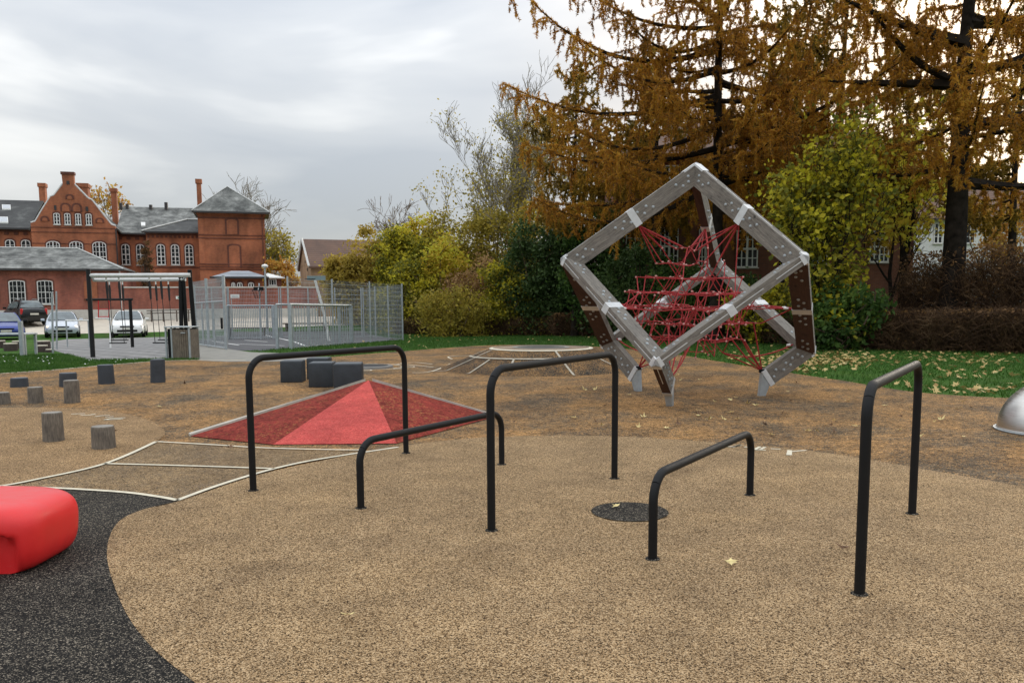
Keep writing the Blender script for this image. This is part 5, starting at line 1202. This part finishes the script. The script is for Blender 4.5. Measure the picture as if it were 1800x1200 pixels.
# --- brick house behind the larches
D = 46.; g0 = H(D); t = thing('brick_villa', 'brown brick house with white windows half hidden behind the larches', 'building', (X(1340, D), D, g0)); xa, xb = X(1080, D), X(1606, D); ze = Z(272, D, 1300)
MB().box((xa, D, g0-.1), (xb, D+9, ze)).build('wall', brickmat('brick_brown', (.26, .085, .045), (.19, .062, .036), (.18, .11, .08)), t); hip_roof(t, xa, xb, D, D+9, ze, ze+2.6, xa+4, xb-4, m_tile)
for a, b_, c, d in ((1294, 1332, 405, 470), (1228, 1252, 402, 468), (1160, 1192, 400, 466), (1100, 1130, 402, 468), (1528, 1562, 406, 461), (1420, 1455, 405, 464), (1294, 1332, 291, 342), (1228, 1252, 291, 340), (1160, 1190, 291, 340), (1420, 1455, 291, 340), (1530, 1562, 291, 340)):
    window(t, X(a, D), X(b_, D), W(a, d, D)[2], W(a, c, D)[2], D, 0, 4, 4, m_brickd, barw=.07)
# --- white house at the far right
D = 58.; g0 = H(D); t = thing('white_house', 'white rendered house glimpsed between trunks at far right', 'building', (X(1720, D), D, g0)); xa, xb = X(1598, D), X(1900, D); ze = Z(385, D, 1700)
MB().box((xa, D, g0-.1), (xb, D+8, ze)).build('wall', plain('white_render', (.74, .74, .72), .85), t); hip_roof(t, xa, xb, D, D+8, ze, Z(318, D+4, 1700), xa+2, xb-3, m_tile)
for a, b_ in ((1695, 1712), (1742, 1760), (1640, 1655)): window(t, X(a, D), X(b_, D), W(a, 428, D)[2], W(a, 392, D)[2], D, 0, 2, 3, None)

# ================================================================== VEGETATION
def leaves_mesh(P, size, aspect=1.6, flat=0., seed=1, nrm=None):
    """one small diamond leaf per point"""
    rg = np.random.default_rng(seed); n = len(P); s = size*rg.uniform(.65, 1.35, n)
    a = rg.normal(0, 1, (n, 3)); a[:, 2] *= (1-flat); a /= np.linalg.norm(a, axis=1)[:, None]+1e-9
    b = rg.normal(0, 1, (n, 3)); b -= a*np.sum(a*b, 1)[:, None]; b /= np.linalg.norm(b, axis=1)[:, None]+1e-9
    u = a*(s*aspect/2)[:, None]; v = b*(s/2)[:, None]
    V = np.stack([P-u, P+v*.9-u*.1, P+u, P-v*.9-u*.1], 1).reshape(-1, 3)
    return MB().add(V, np.arange(4*n).reshape(-1, 4))
def twig_tubes(mb, segs, r0, r1, nsd=3):
    """many straight tapered twigs at once: segs (n,2,3)"""
    segs = np.asarray(segs); n = len(segs); d = segs[:, 1]-segs[:, 0]; d = d/(np.linalg.norm(d, axis=1)[:, None]+1e-9)
    a = np.where(np.abs(d[:, 2:3]) < .9, np.array([[0, 0, 1.]]), np.array([[1., 0, 0]])); x = np.cross(d, a); x /= np.linalg.norm(x, axis=1)[:, None]+1e-9; y = np.cross(d, x)
    an = np.arange(nsd)*2*math.pi/nsd; r0 = np.broadcast_to(r0, (n,)); r1 = np.broadcast_to(r1, (n,)); V = np.zeros((n, 2*nsd, 3))
    for k in range(nsd):
        o = np.cos(an[k])*x+np.sin(an[k])*y; V[:, k] = segs[:, 0]+o*r0[:, None]; V[:, nsd+k] = segs[:, 1]+o*r1[:, None]
    base = (np.arange(n)*2*nsd)[:, None, None]; k = np.arange(nsd); q = np.stack([k, (k+1) % nsd, (k+1) % nsd+nsd, k+nsd], 1)[None]
    mb.add(V.reshape(-1, 3), (base+q).reshape(-1, 4)); return mb
def grow(rg, p, d, L, r, lev, maxlev, segs, tips, up=.15, spread=.6, nch=(3, 5), ratio=.62, droop=0.):
    """recursive branching skeleton"""
    n = 4 if lev < 2 else 3; pts = [p]; q = p; dd = d
    for i in range(n):
        dd = dd+rg.normal(0, .10+.04*lev, 3)+np.array([0, 0, up*.25-droop*.2*lev]); dd = dd/np.linalg.norm(dd); q2 = q+dd*L/n
        segs.append((q, q2, r*(1-.55*i/n), r*(1-.55*(i+1)/n))); q = q2; pts.append(q)
    if lev >= maxlev: tips.append(q); return
    for c in range(rg.integers(nch[0], nch[1]+1)):
        u = rg.uniform(.35, 1.) if lev else rg.uniform(.3, 1.); k = min(n-1, int(u*n)); b = pts[k]+(pts[k+1]-pts[k])*(u*n-k)
        ax_ = rg.normal(0, 1, 3); ax_ -= dd*np.dot(ax_, dd); ax_ /= np.linalg.norm(ax_)+1e-9
        nd_ = dd*math.cos(spread)+ax_*math.sin(spread)*rg.uniform(.7, 1.3)+np.array([0, 0, up]); nd_ /= np.linalg.norm(nd_)
        grow(rg, b, nd_, L*ratio*rg.uniform(.75, 1.2), r*.5*(1-.3*u), lev+1, maxlev, segs, tips, up, spread, nch, ratio, droop)
def bare_tree(label, px, D, height, r0, seed, mat_b, mat_leaf=None, nleaf=0, lsize=.14, spread=.6, up=.25, stems=1, name='bare_tree', maxlev=4, nch=(3, 5), first=.42, ratio=.64, leafz=(0, 1)):
    rg = np.random.default_rng(seed); x = gx(px, D); t = thing(name, label, 'tree', (x, D, H(D)), 0, 'trees in the background'); segs, tips = [], []
    for s_ in range(stems):
        ang = rg.uniform(0, 6.3); off = np.array([math.cos(ang), math.sin(ang)*.6, 0])*.35*(stems > 1)
        d = np.array([rg.normal(0, .06)+off[0]*.25, rg.normal(0, .05), 1.]); d /= np.linalg.norm(d)
        grow(rg, np.array([x, D, H(D)-.1])+off, d, height*first, r0, 0, maxlev, segs, tips, up, spread, nch, ratio)
    S0 = np.array([(a, b) for a, b, _, _ in segs]); ra = np.array([a for _, _, a, _ in segs]); rb = np.array([b for _, _, _, b in segs])
    zmax = S0[:, :, 2].max()-H(D); k = height/zmax; c = np.array([x, D, H(D)]); S0 = c+(S0-c)*np.array([min(1.3, k**.8), min(1.3, k**.8), k])
    bigb = ra > r0*.3
    twig_tubes(MB(), S0[bigb], ra[bigb], rb[bigb], 7).build('trunk', mat_b, t, True)
    if (~bigb).any(): twig_tubes(MB(), S0[~bigb], np.maximum(ra[~bigb], .00028*D), np.maximum(rb[~bigb], .00018*D), 3).build('branches', mat_b, t)
    if mat_leaf is not None and nleaf:
        T_ = c+(np.array(tips)-c)*np.array([min(1.3, k**.8), min(1.3, k**.8), k]); zz = (T_[:, 2]-H(D))/height; T_ = T_[(zz >= leafz[0]) & (zz <= leafz[1])]
        P = T_[rg.integers(0, len(T_), nleaf)]+rg.normal(0, .30, (nleaf, 3)); leaves_mesh(P, lsize, seed=seed).build('crown', mat_leaf, t)
    return t
# leaf colours
lm_yel = leafmat('leaf_yellow', [(0, (.14, .11, .016)), (.35, (.32, .22, .025)), (.7, (.52, .33, .035)), (1, (.42, .36, .05))]); lm_org = leafmat('leaf_orange', [(0, (.11, .06, .018)), (.4, (.27, .13, .028)), (.8, (.42, .24, .05)), (1, (.30, .24, .05))])
lm_oli = leafmat('leaf_olive', [(0, (.060, .058, .012)), (.4, (.16, .135, .022)), (.75, (.27, .205, .034)), (1, (.36, .28, .05))]); lm_grn = leafmat('leaf_green', [(0, (.012, .025, .007)), (.5, (.030, .060, .014)), (.8, (.065, .11, .022)), (1, (.14, .16, .035))])
lm_drk = leafmat('leaf_ivy', [(0, (.011, .020, .007)), (.5, (.028, .050, .014)), (.85, (.055, .085, .024)), (1, (.11, .13, .045))], trans=.3); lm_ygr = leafmat('leaf_yellow_green', [(0, (.030, .040, .008)), (.3, (.075, .085, .014)), (.5, (.16, .145, .018)), (.66, (.38, .27, .020)), (1, (.56, .36, .022))])
lm_tan = leafmat('leaf_tan', [(0, (.10, .062, .03)), (.5, (.22, .135, .06)), (1, (.33, .22, .10))]); lm_wil = leafmat('leaf_willow', [(0, (.10, .075, .014)), (.5, (.22, .16, .028)), (1, (.34, .26, .055))])
lm_lar = leafmat('larch_needles', [(0, (.05, .038, .010)), (.25, (.12, .078, .014)), (.45, (.26, .135, .017)), (.66, (.44, .20, .022)), (.85, (.56, .245, .03)), (1, (.46, .31, .045))], .55, .5)
lm_lar2 = leafmat('larch_needles_olive', [(0, (.042, .042, .010)), (.35, (.11, .095, .015)), (.65, (.24, .165, .020)), (.85, (.38, .22, .026)), (1, (.50, .27, .03))], .55, .5)
lm_hedge = leafmat('hedge_leaf', [(0, (.03, .02, .010)), (.5, (.10, .055, .024)), (.85, (.19, .105, .04)), (1, (.16, .13, .04))], trans=.35)
m_twd = plain('twig_dark', (.105, .070, .045), .9, var=.4, vscale=3)

def shrub(label, px, pyb, pyt, wpx, D, mat_l, n, lsize=.12, seed=1, mat_b=None, depth=.7, clumps=70, ragged=.22, name='shrub', aspect=1.6, top=1.0, group='hedge shrubs behind the lawn', nst=26, spread_top=.8, flat=.1):
    """multi-stemmed bush: leaf clumps through an uneven volume, stems inside"""
    rg = np.random.default_rng(seed); x = gx(px, D); g0 = H(D); zt = W(px, pyt, D)[2]-g0; hw = wpx/2*D/F_PX; t = thing(name, label, 'tree' if 'tree' in name else 'shrub', (x, D, g0), 0, group)
    C = []; ph = rg.uniform(0, 6.3, 6)
    while len(C) < clumps:
        u, v, w = rg.uniform(-1, 1), rg.uniform(-1, 1), rg.uniform(0, 1)
        prof = (1-max(0, (w-.45)/.55)**2)**.5 if w > .45 else .80+.2*w/.45
        lim = prof*(1+ragged*math.sin(ph[0]+4*w+2*u)+ragged*.6*math.sin(ph[1]+9*w))
        rr = math.hypot(u, v)
        if rr > lim or (rr < lim*.45 and w < .8 and rg.random() < .7): continue
        C.append((x+u*hw, D+v*hw*depth, g0+.1+w*zt*.97*(1-ragged*.35*(1+math.sin(ph[2]+u*5))*.5)))
    C = np.array(C); cr_ = rg.uniform(.5, 1.1, len(C))*min(hw, zt)*.20; idx = rg.integers(0, len(C), n)
    P = C[idx]+rg.normal(0, 1, (n, 3))*cr_[idx][:, None]*np.array([1, 1, .85]); P[:, 2] = np.maximum(P[:, 2], g0+.03)
    leaves_mesh(P, lsize, aspect, flat, seed).build('foliage', mat_l, t)
    sg = []
    for k in range(nst):
        c = C[rg.integers(0, len(C))]; b = np.array([x+rg.normal(0, hw*.25), D+rg.normal(0, hw*.2), g0-.05]); m_ = b*.4+c*.6+rg.normal(0, .15, 3); m_[2] = g0+(c[2]-g0)*.55; sg += [(b, m_), (m_, c), (c, c+np.array([rg.normal(0, .3), rg.normal(0, .3), rg.uniform(.2, .9)*.6]))]
    twig_tubes(MB(), np.array(sg), .028, .012, 4).build('stems', mat_b or m_twd, t); return t

# --- far trees behind the brick buildings
bare_tree('orange leaved tree behind the brick chimneys', 210, 100, 14.8, .30, 3, m_twig, lm_org, 2600, .26, .55, .2, 1, 'autumn_tree')
bare_tree('wide bare tree rising behind the tower roof', 418, 92, 15.2, .34, 5, m_twigp, None, 0, .2, .6, .18)
bare_tree('bare grey tree with a few leaves right of the tower', 478, 84, 11.6, .30, 8, m_twigp, lm_oli, 2200, .20, .6, .15, 2, leafz=(0, .7))
bare_tree('small bare round tree above the willow', 706, 78, 11.0, .26, 11, m_twig, None, 0, .2, .75, .10, 3, maxlev=4, first=.34)
shrub('orange bush beside the white pavilion roof', 497, 545, 452, 66, 70, lm_org, 3600, .20, 31, clumps=40)
shrub('dull olive bush at the foot of the tower', 480, 545, 440, 40, 74, lm_oli, 2200, .20, 32, clumps=26)
# --- tall thin half-bare trees in the middle
bare_tree('tall half-bare tree with upright stems left of the larches', 893, 58, 17.4, .20, 21, m_twigp, lm_oli, 3000, .11, .42, .42, 2, 'half_bare_tree', 5, (3, 5), .40, .64, (0, .8))
bare_tree('second half-bare tree close behind the larch tips', 935, 60, 16.2, .18, 22, m_twigp, lm_oli, 2000, .11, .5, .36, 1, 'half_bare_tree', 5, (3, 5), .40, .64, (0, .8))
bare_tree('low half-bare tree leaning over the hedge', 862, 57, 10.6, .16, 23, m_twigp, lm_oli, 2200, .13, .55, .25, 2, 'half_bare_tree', 4, (3, 5))
# --- hedge of mixed shrubs
HS = [('feathery golden willow bush before the yellow brick house', 606, 520, 446, 70, 56, lm_wil, 7500, .15, 41, .35), ('tall feathery golden willow bush beside the shrub hedge', 652, 560, 396, 96, 55, lm_wil, 10500, .15, 42, .3),
      ('yellow-green shrub beginning the hedge beside the mesh fence', 712, 570, 412, 96, 53, lm_ygr, 11000, .14, 43, .2), ('golden yellow shrub high in the hedge', 745, 575, 384, 90, 55, lm_yel, 11000, .15, 44, .25),
      ('green bush low beside the fence corner', 722, 578, 470, 80, 50, lm_ygr, 7000, .12, 45, .2), ('olive shrub left of the tan one', 815, 578, 382, 120, 54, lm_oli, 13000, .13, 46, .22),
      ('bright yellow shrub in the middle of the hedge', 785, 578, 425, 80, 50, lm_yel, 7500, .12, 47, .25), ('tall olive shrub under the half-bare trees', 880, 580, 366, 120, 54, lm_oli, 13000, .13, 48, .22),
      ('tan leaved shrub low in the hedge', 848, 580, 462, 96, 49, lm_tan, 8000, .11, 49, .25), ('yellowing shrub beside the ivy bush', 885, 580, 470, 90, 47.5, lm_ygr, 8000, .11, 50, .25), ('olive shrub crowning the ivy bush', 945, 578, 372, 100, 53, lm_oli, 10000, .13, 57, .25),
      ('dense dark ivy bush at the hedge end', 950, 580, 396, 110, 47, lm_drk, 15000, .12, 51, .16), ('dark green bush just left of the cube', 1000, 582, 400, 100, 46, lm_drk, 12000, .12, 52, .2),
      ('tall dark evergreen bush behind the cube frame', 1055, 584, 372, 110, 44, lm_grn, 12000, .12, 53, .2), ('low yellow leaved shrub at the hedge foot', 800, 582, 520, 110, 45.5, lm_oli, 6500, .10, 54, .25)]
for lb, px, pb, pt, wp, D, ml, n, ls, sd, rag in HS: shrub(lb, px, pb, pt-(16 if px > 690 else 2), wp*(1.16 if px > 690 else 1), D, ml, int(n*1.12), ls, sd, ragged=rag*.8, clumps=95)
# --- understory behind the cube
US = [('dark shrub seen through the left of the rope net', 1110, 590, 420, 120, 38, lm_drk, 11000, .11, 61, .2), ('dark green shrub seen through the middle of the net', 1195, 594, 462, 120, 36, lm_grn, 11000, .11, 62, .2), ('dark shrub seen through the right of the net', 1275, 597, 482, 110, 35, lm_drk, 10000, .11, 63, .2),
      ('olive shrub under the larch trunk', 1150, 590, 430, 110, 41, lm_grn, 8000, .12, 64, .25), ('yellowing bush behind the right cube corner', 1345, 598, 505, 120, 33, lm_ygr, 11000, .11, 65, .2)]
for lb, px, pb, pt, wp, D, ml, n, ls, sd, rag in US: shrub(lb, px, pb, pt, wp, D, ml, n, ls, sd, ragged=rag, group='shrubs behind the climbing cube')

# --- yellow maple right of the cube
def maple(label, px, D, pyt, wpx, n, seed):
    rg = np.random.default_rng(seed); x = gx(px, D); g0 = H(D); zt = W(px, pyt, D)[2]-g0; hw = wpx/2*D/F_PX; t = thing('yellow_maple', label, 'tree', (x, D, g0), 0, 'maples beside the climbing cube'); segs, tips = [], []
    for s_ in range(3):
        d = np.array([rg.normal(0, .12), rg.normal(0, .1), 1.]); d /= np.linalg.norm(d); grow(rg, np.array([x+rg.normal(0, .3), D+rg.normal(0, .3), g0-.1]), d, zt*.5, .07, 0, 3, segs, tips, .28, .55, (4, 6), .58)
    S0 = np.array([(a, b) for a, b, _, _ in segs]); ra = np.array([a for _, _, a, _ in segs]); twig_tubes(MB(), S0, np.maximum(ra, .008), np.maximum(ra*.7, .006), 5).build('trunk', m_bark, t, True)
    T_ = np.array(tips+[b for _, b, r_, _ in segs if r_ < .02]); T_ = T_[(T_[:, 2] > g0+.35) & (np.abs(T_[:, 0]-x) < hw*1.25)]
    C = []; ph = rg.uniform(0, 6, 3)
    while len(C) < 150:
        u, v, w = rg.uniform(-1, 1), rg.uniform(-1, 1), rg.uniform(0, 1); lim = (.75+.3*w if w < .6 else .95*(1-((w-.6)/.42)**2)**.5)*(1+.28*math.sin(ph[0]+7*w+2*u)); rr = math.hypot(u, v)
        if rr < lim and rr > .2*lim: C.append((x+u*hw, D+v*hw*.8, g0+.3+w*zt))
    T_ = np.vstack([T_[rg.permutation(len(T_))[:150]], np.array(C)]); cr_ = rg.uniform(.16, .42, len(T_)); pk = rg.random(len(T_))**1.5*np.clip(1.15-.75*(T_[:, 2]-g0)/zt, .15, 1); pk /= pk.sum()
    idx = rg.choice(len(T_), n, p=pk); P = T_[idx]+rg.normal(0, 1, (n, 3))*cr_[idx][:, None]*np.array([1, 1, .7]); P[:, 2] = np.maximum(P[:, 2], g0+.05)
    leaves_mesh(P, .145, 1.15, .35, seed).build('crown', lm_ygr, t)
maple('bushy yellow-green maple right behind the climbing cube', 1452, 27.5, 186, 176, 8800, 71)
bare_tree('sparse yellow leaved tree left of the dark larch trunk', 1570, 31, 8.4, .11, 72, m_bark, lm_yel, 1600, .14, .55, .25, 2, 'autumn_tree', leafz=(.45, 1))
shrub('low green and yellow bush at the foot of the maple', 1475, 612, 500, 130, 26.8, lm_grn, 5000, .11, 73, ragged=.2, group='shrubs behind the climbing cube')

# --- larches
def larch(label, px, D, height, r0, seed, mat_l, zmin, Lmax, nbr, lean=(0, 0), extra=(), dens=84, droop=1.0, upturn=1.0, limb=1.0, gap=.42, sizes=(.16, .034)):
    rg = np.random.default_rng(seed); x = gx(px, D); g0 = H(D); t = thing('larch_tree', label, 'tree', (x, D, g0), 0, 'larches along the right'); trunk = np.array([(x+lean[0]*s+.05*math.sin(s*9), D+lean[1]*s, g0-.1+s*height) for s in np.linspace(0, 1, 16)])
    MB().tube(trunk, np.interp(np.linspace(0, 1, 16), [0, .05, .3, 1], [r0*1.25, r0, r0*.8, .03]), 14).build('trunk', m_bark, t, True)
    big = MB(); thin = []; needl = []
    specs = []
    for i in range(nbr):
        s = (i+rg.random())/nbr; z = zmin+(height-zmin)*s**1.05; L = Lmax*(1-.86*s)**.75*rg.uniform(.55, 1.05); specs.append((z, rg.uniform(0, 2*math.pi), L, rg.uniform(-.25, .15)*droop, rg.uniform(.15, .6)*upturn))
    specs += list(extra)
    for z, az, L, dr_, ut in specs:
        s0 = (z-g0)/height; p0 = np.array([x+lean[0]*s0, D+lean[1]*s0, z]); hd = np.array([math.cos(az), math.sin(az), 0]); sd_ = np.array([-hd[1], hd[0], 0]); n = 14; wob = rg.normal(0, .05, n).cumsum()
        B = np.array([p0+hd*L*u+sd_*wob[i]*L*.12*u+np.array([0, 0, L*(dr_*math.sin(math.pi*u*.8)+ut*u**2.2)]) for i, u in enumerate(np.linspace(0, 1, n))]); rb0 = max(.02, .013*L+.008)*(1 if L < 5 else 1.25)*(limb if (z, az, L, dr_, ut) in extra else 1.0)
        big.tube(B, np.linspace(rb0, .006, n), 5, False); us = np.arange(.10, 1.0, gap/max(L, 1)); sgn = 1
        for u in us:
            k = min(n-2, int(u*(n-1))); b = B[k]+(B[k+1]-B[k])*(u*(n-1)-k); td = B[k+1]-B[k]; td /= np.linalg.norm(td); sgn = -sgn
            l2 = L*.34*(1-u*.75)*rg.uniform(.4, 1.1)+.25; dd = td*rg.uniform(.4, .9)+sd_*sgn*rg.uniform(.4, 1)+np.array([0, 0, rg.uniform(-.25, .12)]); dd /= np.linalg.norm(dd); m1 = b+dd*l2*.55; m2 = m1+(dd+np.array([0, 0, -.35*droop+rg.normal(0, .2)]))*l2*.5; thin += [(b, m1), (m1, m2)]; needl += [(b, m1), (m1, m2)]
            for q in range(3):
                w = rg.uniform(.2, 1); c = m1+(m2-m1)*(w*2-1) if w > .5 else b+(m1-b)*w*2; l3 = rg.uniform(.25, .95)*min(1, .35+L*.11); e1 = c+np.array([rg.normal(0, .12), rg.normal(0, .12), -l3*.55]); e2 = e1+np.array([rg.normal(0, .08), rg.normal(0, .08), -l3*.55]); thin += [(c, e1), (e1, e2)]; needl += [(c, e1), (e1, e2)]
            if rg.random() < .5:
                e1 = b+(td*.4+np.array([rg.normal(0, .2), rg.normal(0, .2), 1]))*rg.uniform(.12, .38); thin.append((b, e1)); needl.append((b, e1))
        for k in range(n-1): needl.append((B[k], B[k+1]))
    big.build('branches', m_bark, t, True); twig_tubes(MB(), np.array(thin), .009, .004, 3).build('twigs', m_twd, t)
    S0 = np.array(needl); ln = np.linalg.norm(S0[:, 1]-S0[:, 0], axis=1); cnt = rg.poisson(ln*dens); idx = np.repeat(np.arange(len(S0)), cnt); u = rg.random(len(idx))[:, None]; P = S0[idx, 0]*(1-u)+S0[idx, 1]*u+rg.normal(0, .022, (len(idx), 3))
    d = S0[idx, 1]-S0[idx, 0]; d /= np.linalg.norm(d, axis=1)[:, None]+1e-9; a = d*.55+rg.normal(0, .55, (len(idx), 3)); a /= np.linalg.norm(a, axis=1)[:, None]; b = np.cross(a, rg.normal(0, 1, (len(idx), 3))); b /= np.linalg.norm(b, axis=1)[:, None]+1e-9
    s = rg.uniform(.6, 1.4, len(idx))[:, None]; V = np.stack([P-a*s*sizes[0]*.3, P+b*s*sizes[1]*.5, P+a*s*sizes[0]*.7, P-b*s*sizes[1]*.5], 1).reshape(-1, 3)
    MB().add(V, np.arange(len(V)).reshape(-1, 4)).build('crown', mat_l, t); return len(idx)
PI = math.pi
nn = larch('great golden larch sweeping left over the climbing cube', 1255, 34, 21, .24, 81, lm_lar, 5.0, 8.4, 62, extra=[(11.4, PI*.98, 8.2, -.12, .40), (12.2, PI*1.04, 6.2, -.05, .30), (9.6, PI*.95, 8.6, -.10, .16), (7.6, PI*1.0, 7.8, -.10, .10), (8.4, PI*1.08, 6.8, -.18, .12), (6.2, PI*1.03, 7.4, -.22, .05), (6.4, PI*.93, 7.2, -.12, -.02), (10.6, PI*1.12, 6.4, -.16, .18), (6.8, PI*1.2, 6.0, -.1, .1), (8.8, PI*1.3, 5.5, -.12, .15), (7.2, PI*1.55, 5.5, -.1, .12), (9.4, PI*1.7, 6, -.1, .2)])
larch('slender olive larch between the great larch and the dark trunk', 1466, 36, 18, .19, 82, lm_lar2, 4.2, 5.6, 46)
larch('dark heavy larch with thick upswept limbs at right', 1664, 28, 17.5, .40, 83, lm_lar, 5.6, 6.4, 30, lean=(.3, 0), extra=[(8.6, PI*1.02, 4.6, .05, .95), (8.9, 0.05, 5.2, .02, .62), (7.2, -.05, 6.0, .0, .55), (10.4, .15, 5.4, .0, .35), (8.5, PI*.96, 5.0, .02, .05), (9.8, PI*1.06, 5.4, .05, .25), (5.4, .1, 5.2, -.05, .12), (11.5, PI*1.1, 5.0, 0, .3), (11.9, -.2, 5.0, 0, .3)], dens=92, limb=2.3)
larch('thin larch at the right edge beyond the white house', 1768, 40, 15, .22, 84, lm_lar2, 5.0, 4.5, 34, dens=62, sizes=(.2, .05))
larch('olive background larch behind the heavy dark larch', 1580, 43, 14.5, .2, 88, lm_lar2, 6.0, 6.0, 34, dens=50, sizes=(.22, .06))
larch('background larch filling the gap behind the great larch', 1370, 42, 15.5, .2, 85, lm_lar2, 5.5, 6.8, 42, dens=58, sizes=(.22, .06))
larch('left background larch drooping over the olive hedge', 1010, 44, 13.6, .2, 86, lm_lar2, 5.5, 4.6, 36, dens=62, sizes=(.2, .05))
larch('background larch between cube top and villa', 1150, 41, 13.5, .2, 87, lm_lar2, 5.5, 5.6, 38, dens=58, sizes=(.22, .06))

bare_tree('orange leaved tree in front of the white house', 1742, 44, 7.6, .16, 131, m_twig, lm_org, 2600, .13, .6, .2, 2, 'autumn_tree')
# --- twig hedges on the right
m_htw = leafmat('hedge_twig', [(0, (.020, .012, .008)), (.45, (.070, .040, .022)), (.75, (.15, .088, .046)), (1, (.28, .19, .11))], 1.5, .02, .9)
def twig_hedge(label, pxa, pxb, D0, D1, h0_, h1_, n, seed, mat_t, nleaf=0, mat_l=None, th=1.0, arch=0):
    rg = np.random.default_rng(seed); A = np.array([gx(pxa, D0), D0]); B = np.array([gx(pxb, D1), D1]); c = (A+B)/2; t = thing('twig_hedge', label, 'hedge', (c[0], c[1], H(c[1])), 0, 'bare hedges along the right lawn'); u = rg.random(n); v = rg.uniform(-.5, .5, n)*th
    base = np.column_stack([A+(B-A)*u[:, None], np.zeros(n)]); d = (B-A)/np.linalg.norm(B-A); base[:, 0] += -d[1]*v; base[:, 1] += d[0]*v; hh = (h0_+(h1_-h0_)*u)*(1-.25*rg.random(n))
    z0 = rg.random(n)**1.3*hh*.85; base[:, 2] = np.array([H(q) for q in base[:, 1]])+z0; L = rg.uniform(.25, .8, n); dr = np.column_stack([rg.normal(0, .5, n), rg.normal(0, .5, n), rg.uniform(.1, 1.1, n)]); dr /= np.linalg.norm(dr, axis=1)[:, None]; mid = base+dr*(L*.5)[:, None]; dr2 = dr+rg.normal(0, .35, (n, 3)); end = mid+dr2*(L*.5)[:, None]
    top = np.array([H(q) for q in end[:, 1]])+hh*1.08; end[:, 2] = np.minimum(end[:, 2], top); mid[:, 2] = np.minimum(mid[:, 2], top)
    m_ = MB(); twig_tubes(m_, np.stack([base, mid], 1), .010, .008, 3); twig_tubes(m_, np.stack([mid, end], 1), .008, .004, 3); m_.build('twigs', mat_t, t)
    if arch:
        k = rg.random(arch); b = np.column_stack([A+(B-A)*k[:, None], np.zeros(arch)]); b[:, 1] -= th*.45; hz_ = rg.uniform(.3, 1.0, arch)*(h0_+(h1_-h0_)*k); m2 = MB()
        for i in range(arch):
            s = rg.choice((-1, 1)); l = rg.uniform(.5, 1.4); z = H(b[i, 1])+hz_[i]; P = [(b[i, 0]+s*l*q, b[i, 1]-.1*q-.05, z+.28*math.sin(PI*q)*l*.6-.15*q) for q in np.linspace(0, 1, 6)]; m2.tube(P, np.linspace(.008, .004, 6), 4, False)
        m2.build('arching_canes', m_htw, t)
    if nleaf:
        k = rg.random(nleaf); b = np.column_stack([A+(B-A)*k[:, None], np.zeros(nleaf)]); w = rg.uniform(-.5, .5, nleaf)*th; b[:, 0] += -d[1]*w; b[:, 1] += d[0]*w; b[:, 2] = np.array([H(q) for q in b[:, 1]])+rg.random(nleaf)*(h0_+(h1_-h0_)*k); leaves_mesh(b, .075, 1.5, 0, seed).build('foliage', mat_l, t)
twig_hedge('tall bare twig hedge below the dark larch trunk', 1585, 1900, 29.5, 25.5, 3.15, 3.6, 14000, 91, m_htw, 8000, lm_hedge, 1.6, 80)
twig_hedge('low clipped brown hedge along the right lawn', 1520, 1900, 27.2, 23.6, 1.25, 1.35, 10500, 92, m_htw, 4500, lm_hedge, .9, 40)
twig_hedge('low russet clipped hedge left of the cube foot', 978, 1075, 45, 43.5, 1.25, 1.25, 6000, 93, m_htw, 5000, lm_hedge, .9)
twig_hedge('low twiggy hedge line at the foot of the shrubs', 700, 985, 49.5, 45.5, .9, 1.1, 6000, 94, m_htw, 3500, lm_oli, .8)
twig_hedge('dark twig hedge behind the climbing cube feet', 1070, 1530, 42, 28.5, 1.3, 1.3, 7500, 95, m_htw, 8000, lm_grn, .9)
# ivy creeper against the brick link
shrub('bare creeper climbing the brick link beside the windows', 262, 545, 408, 30, 66.5, lm_hedge, 1500, .13, 99, m_twd, clumps=30, group='creeper on the brick link', nst=60)
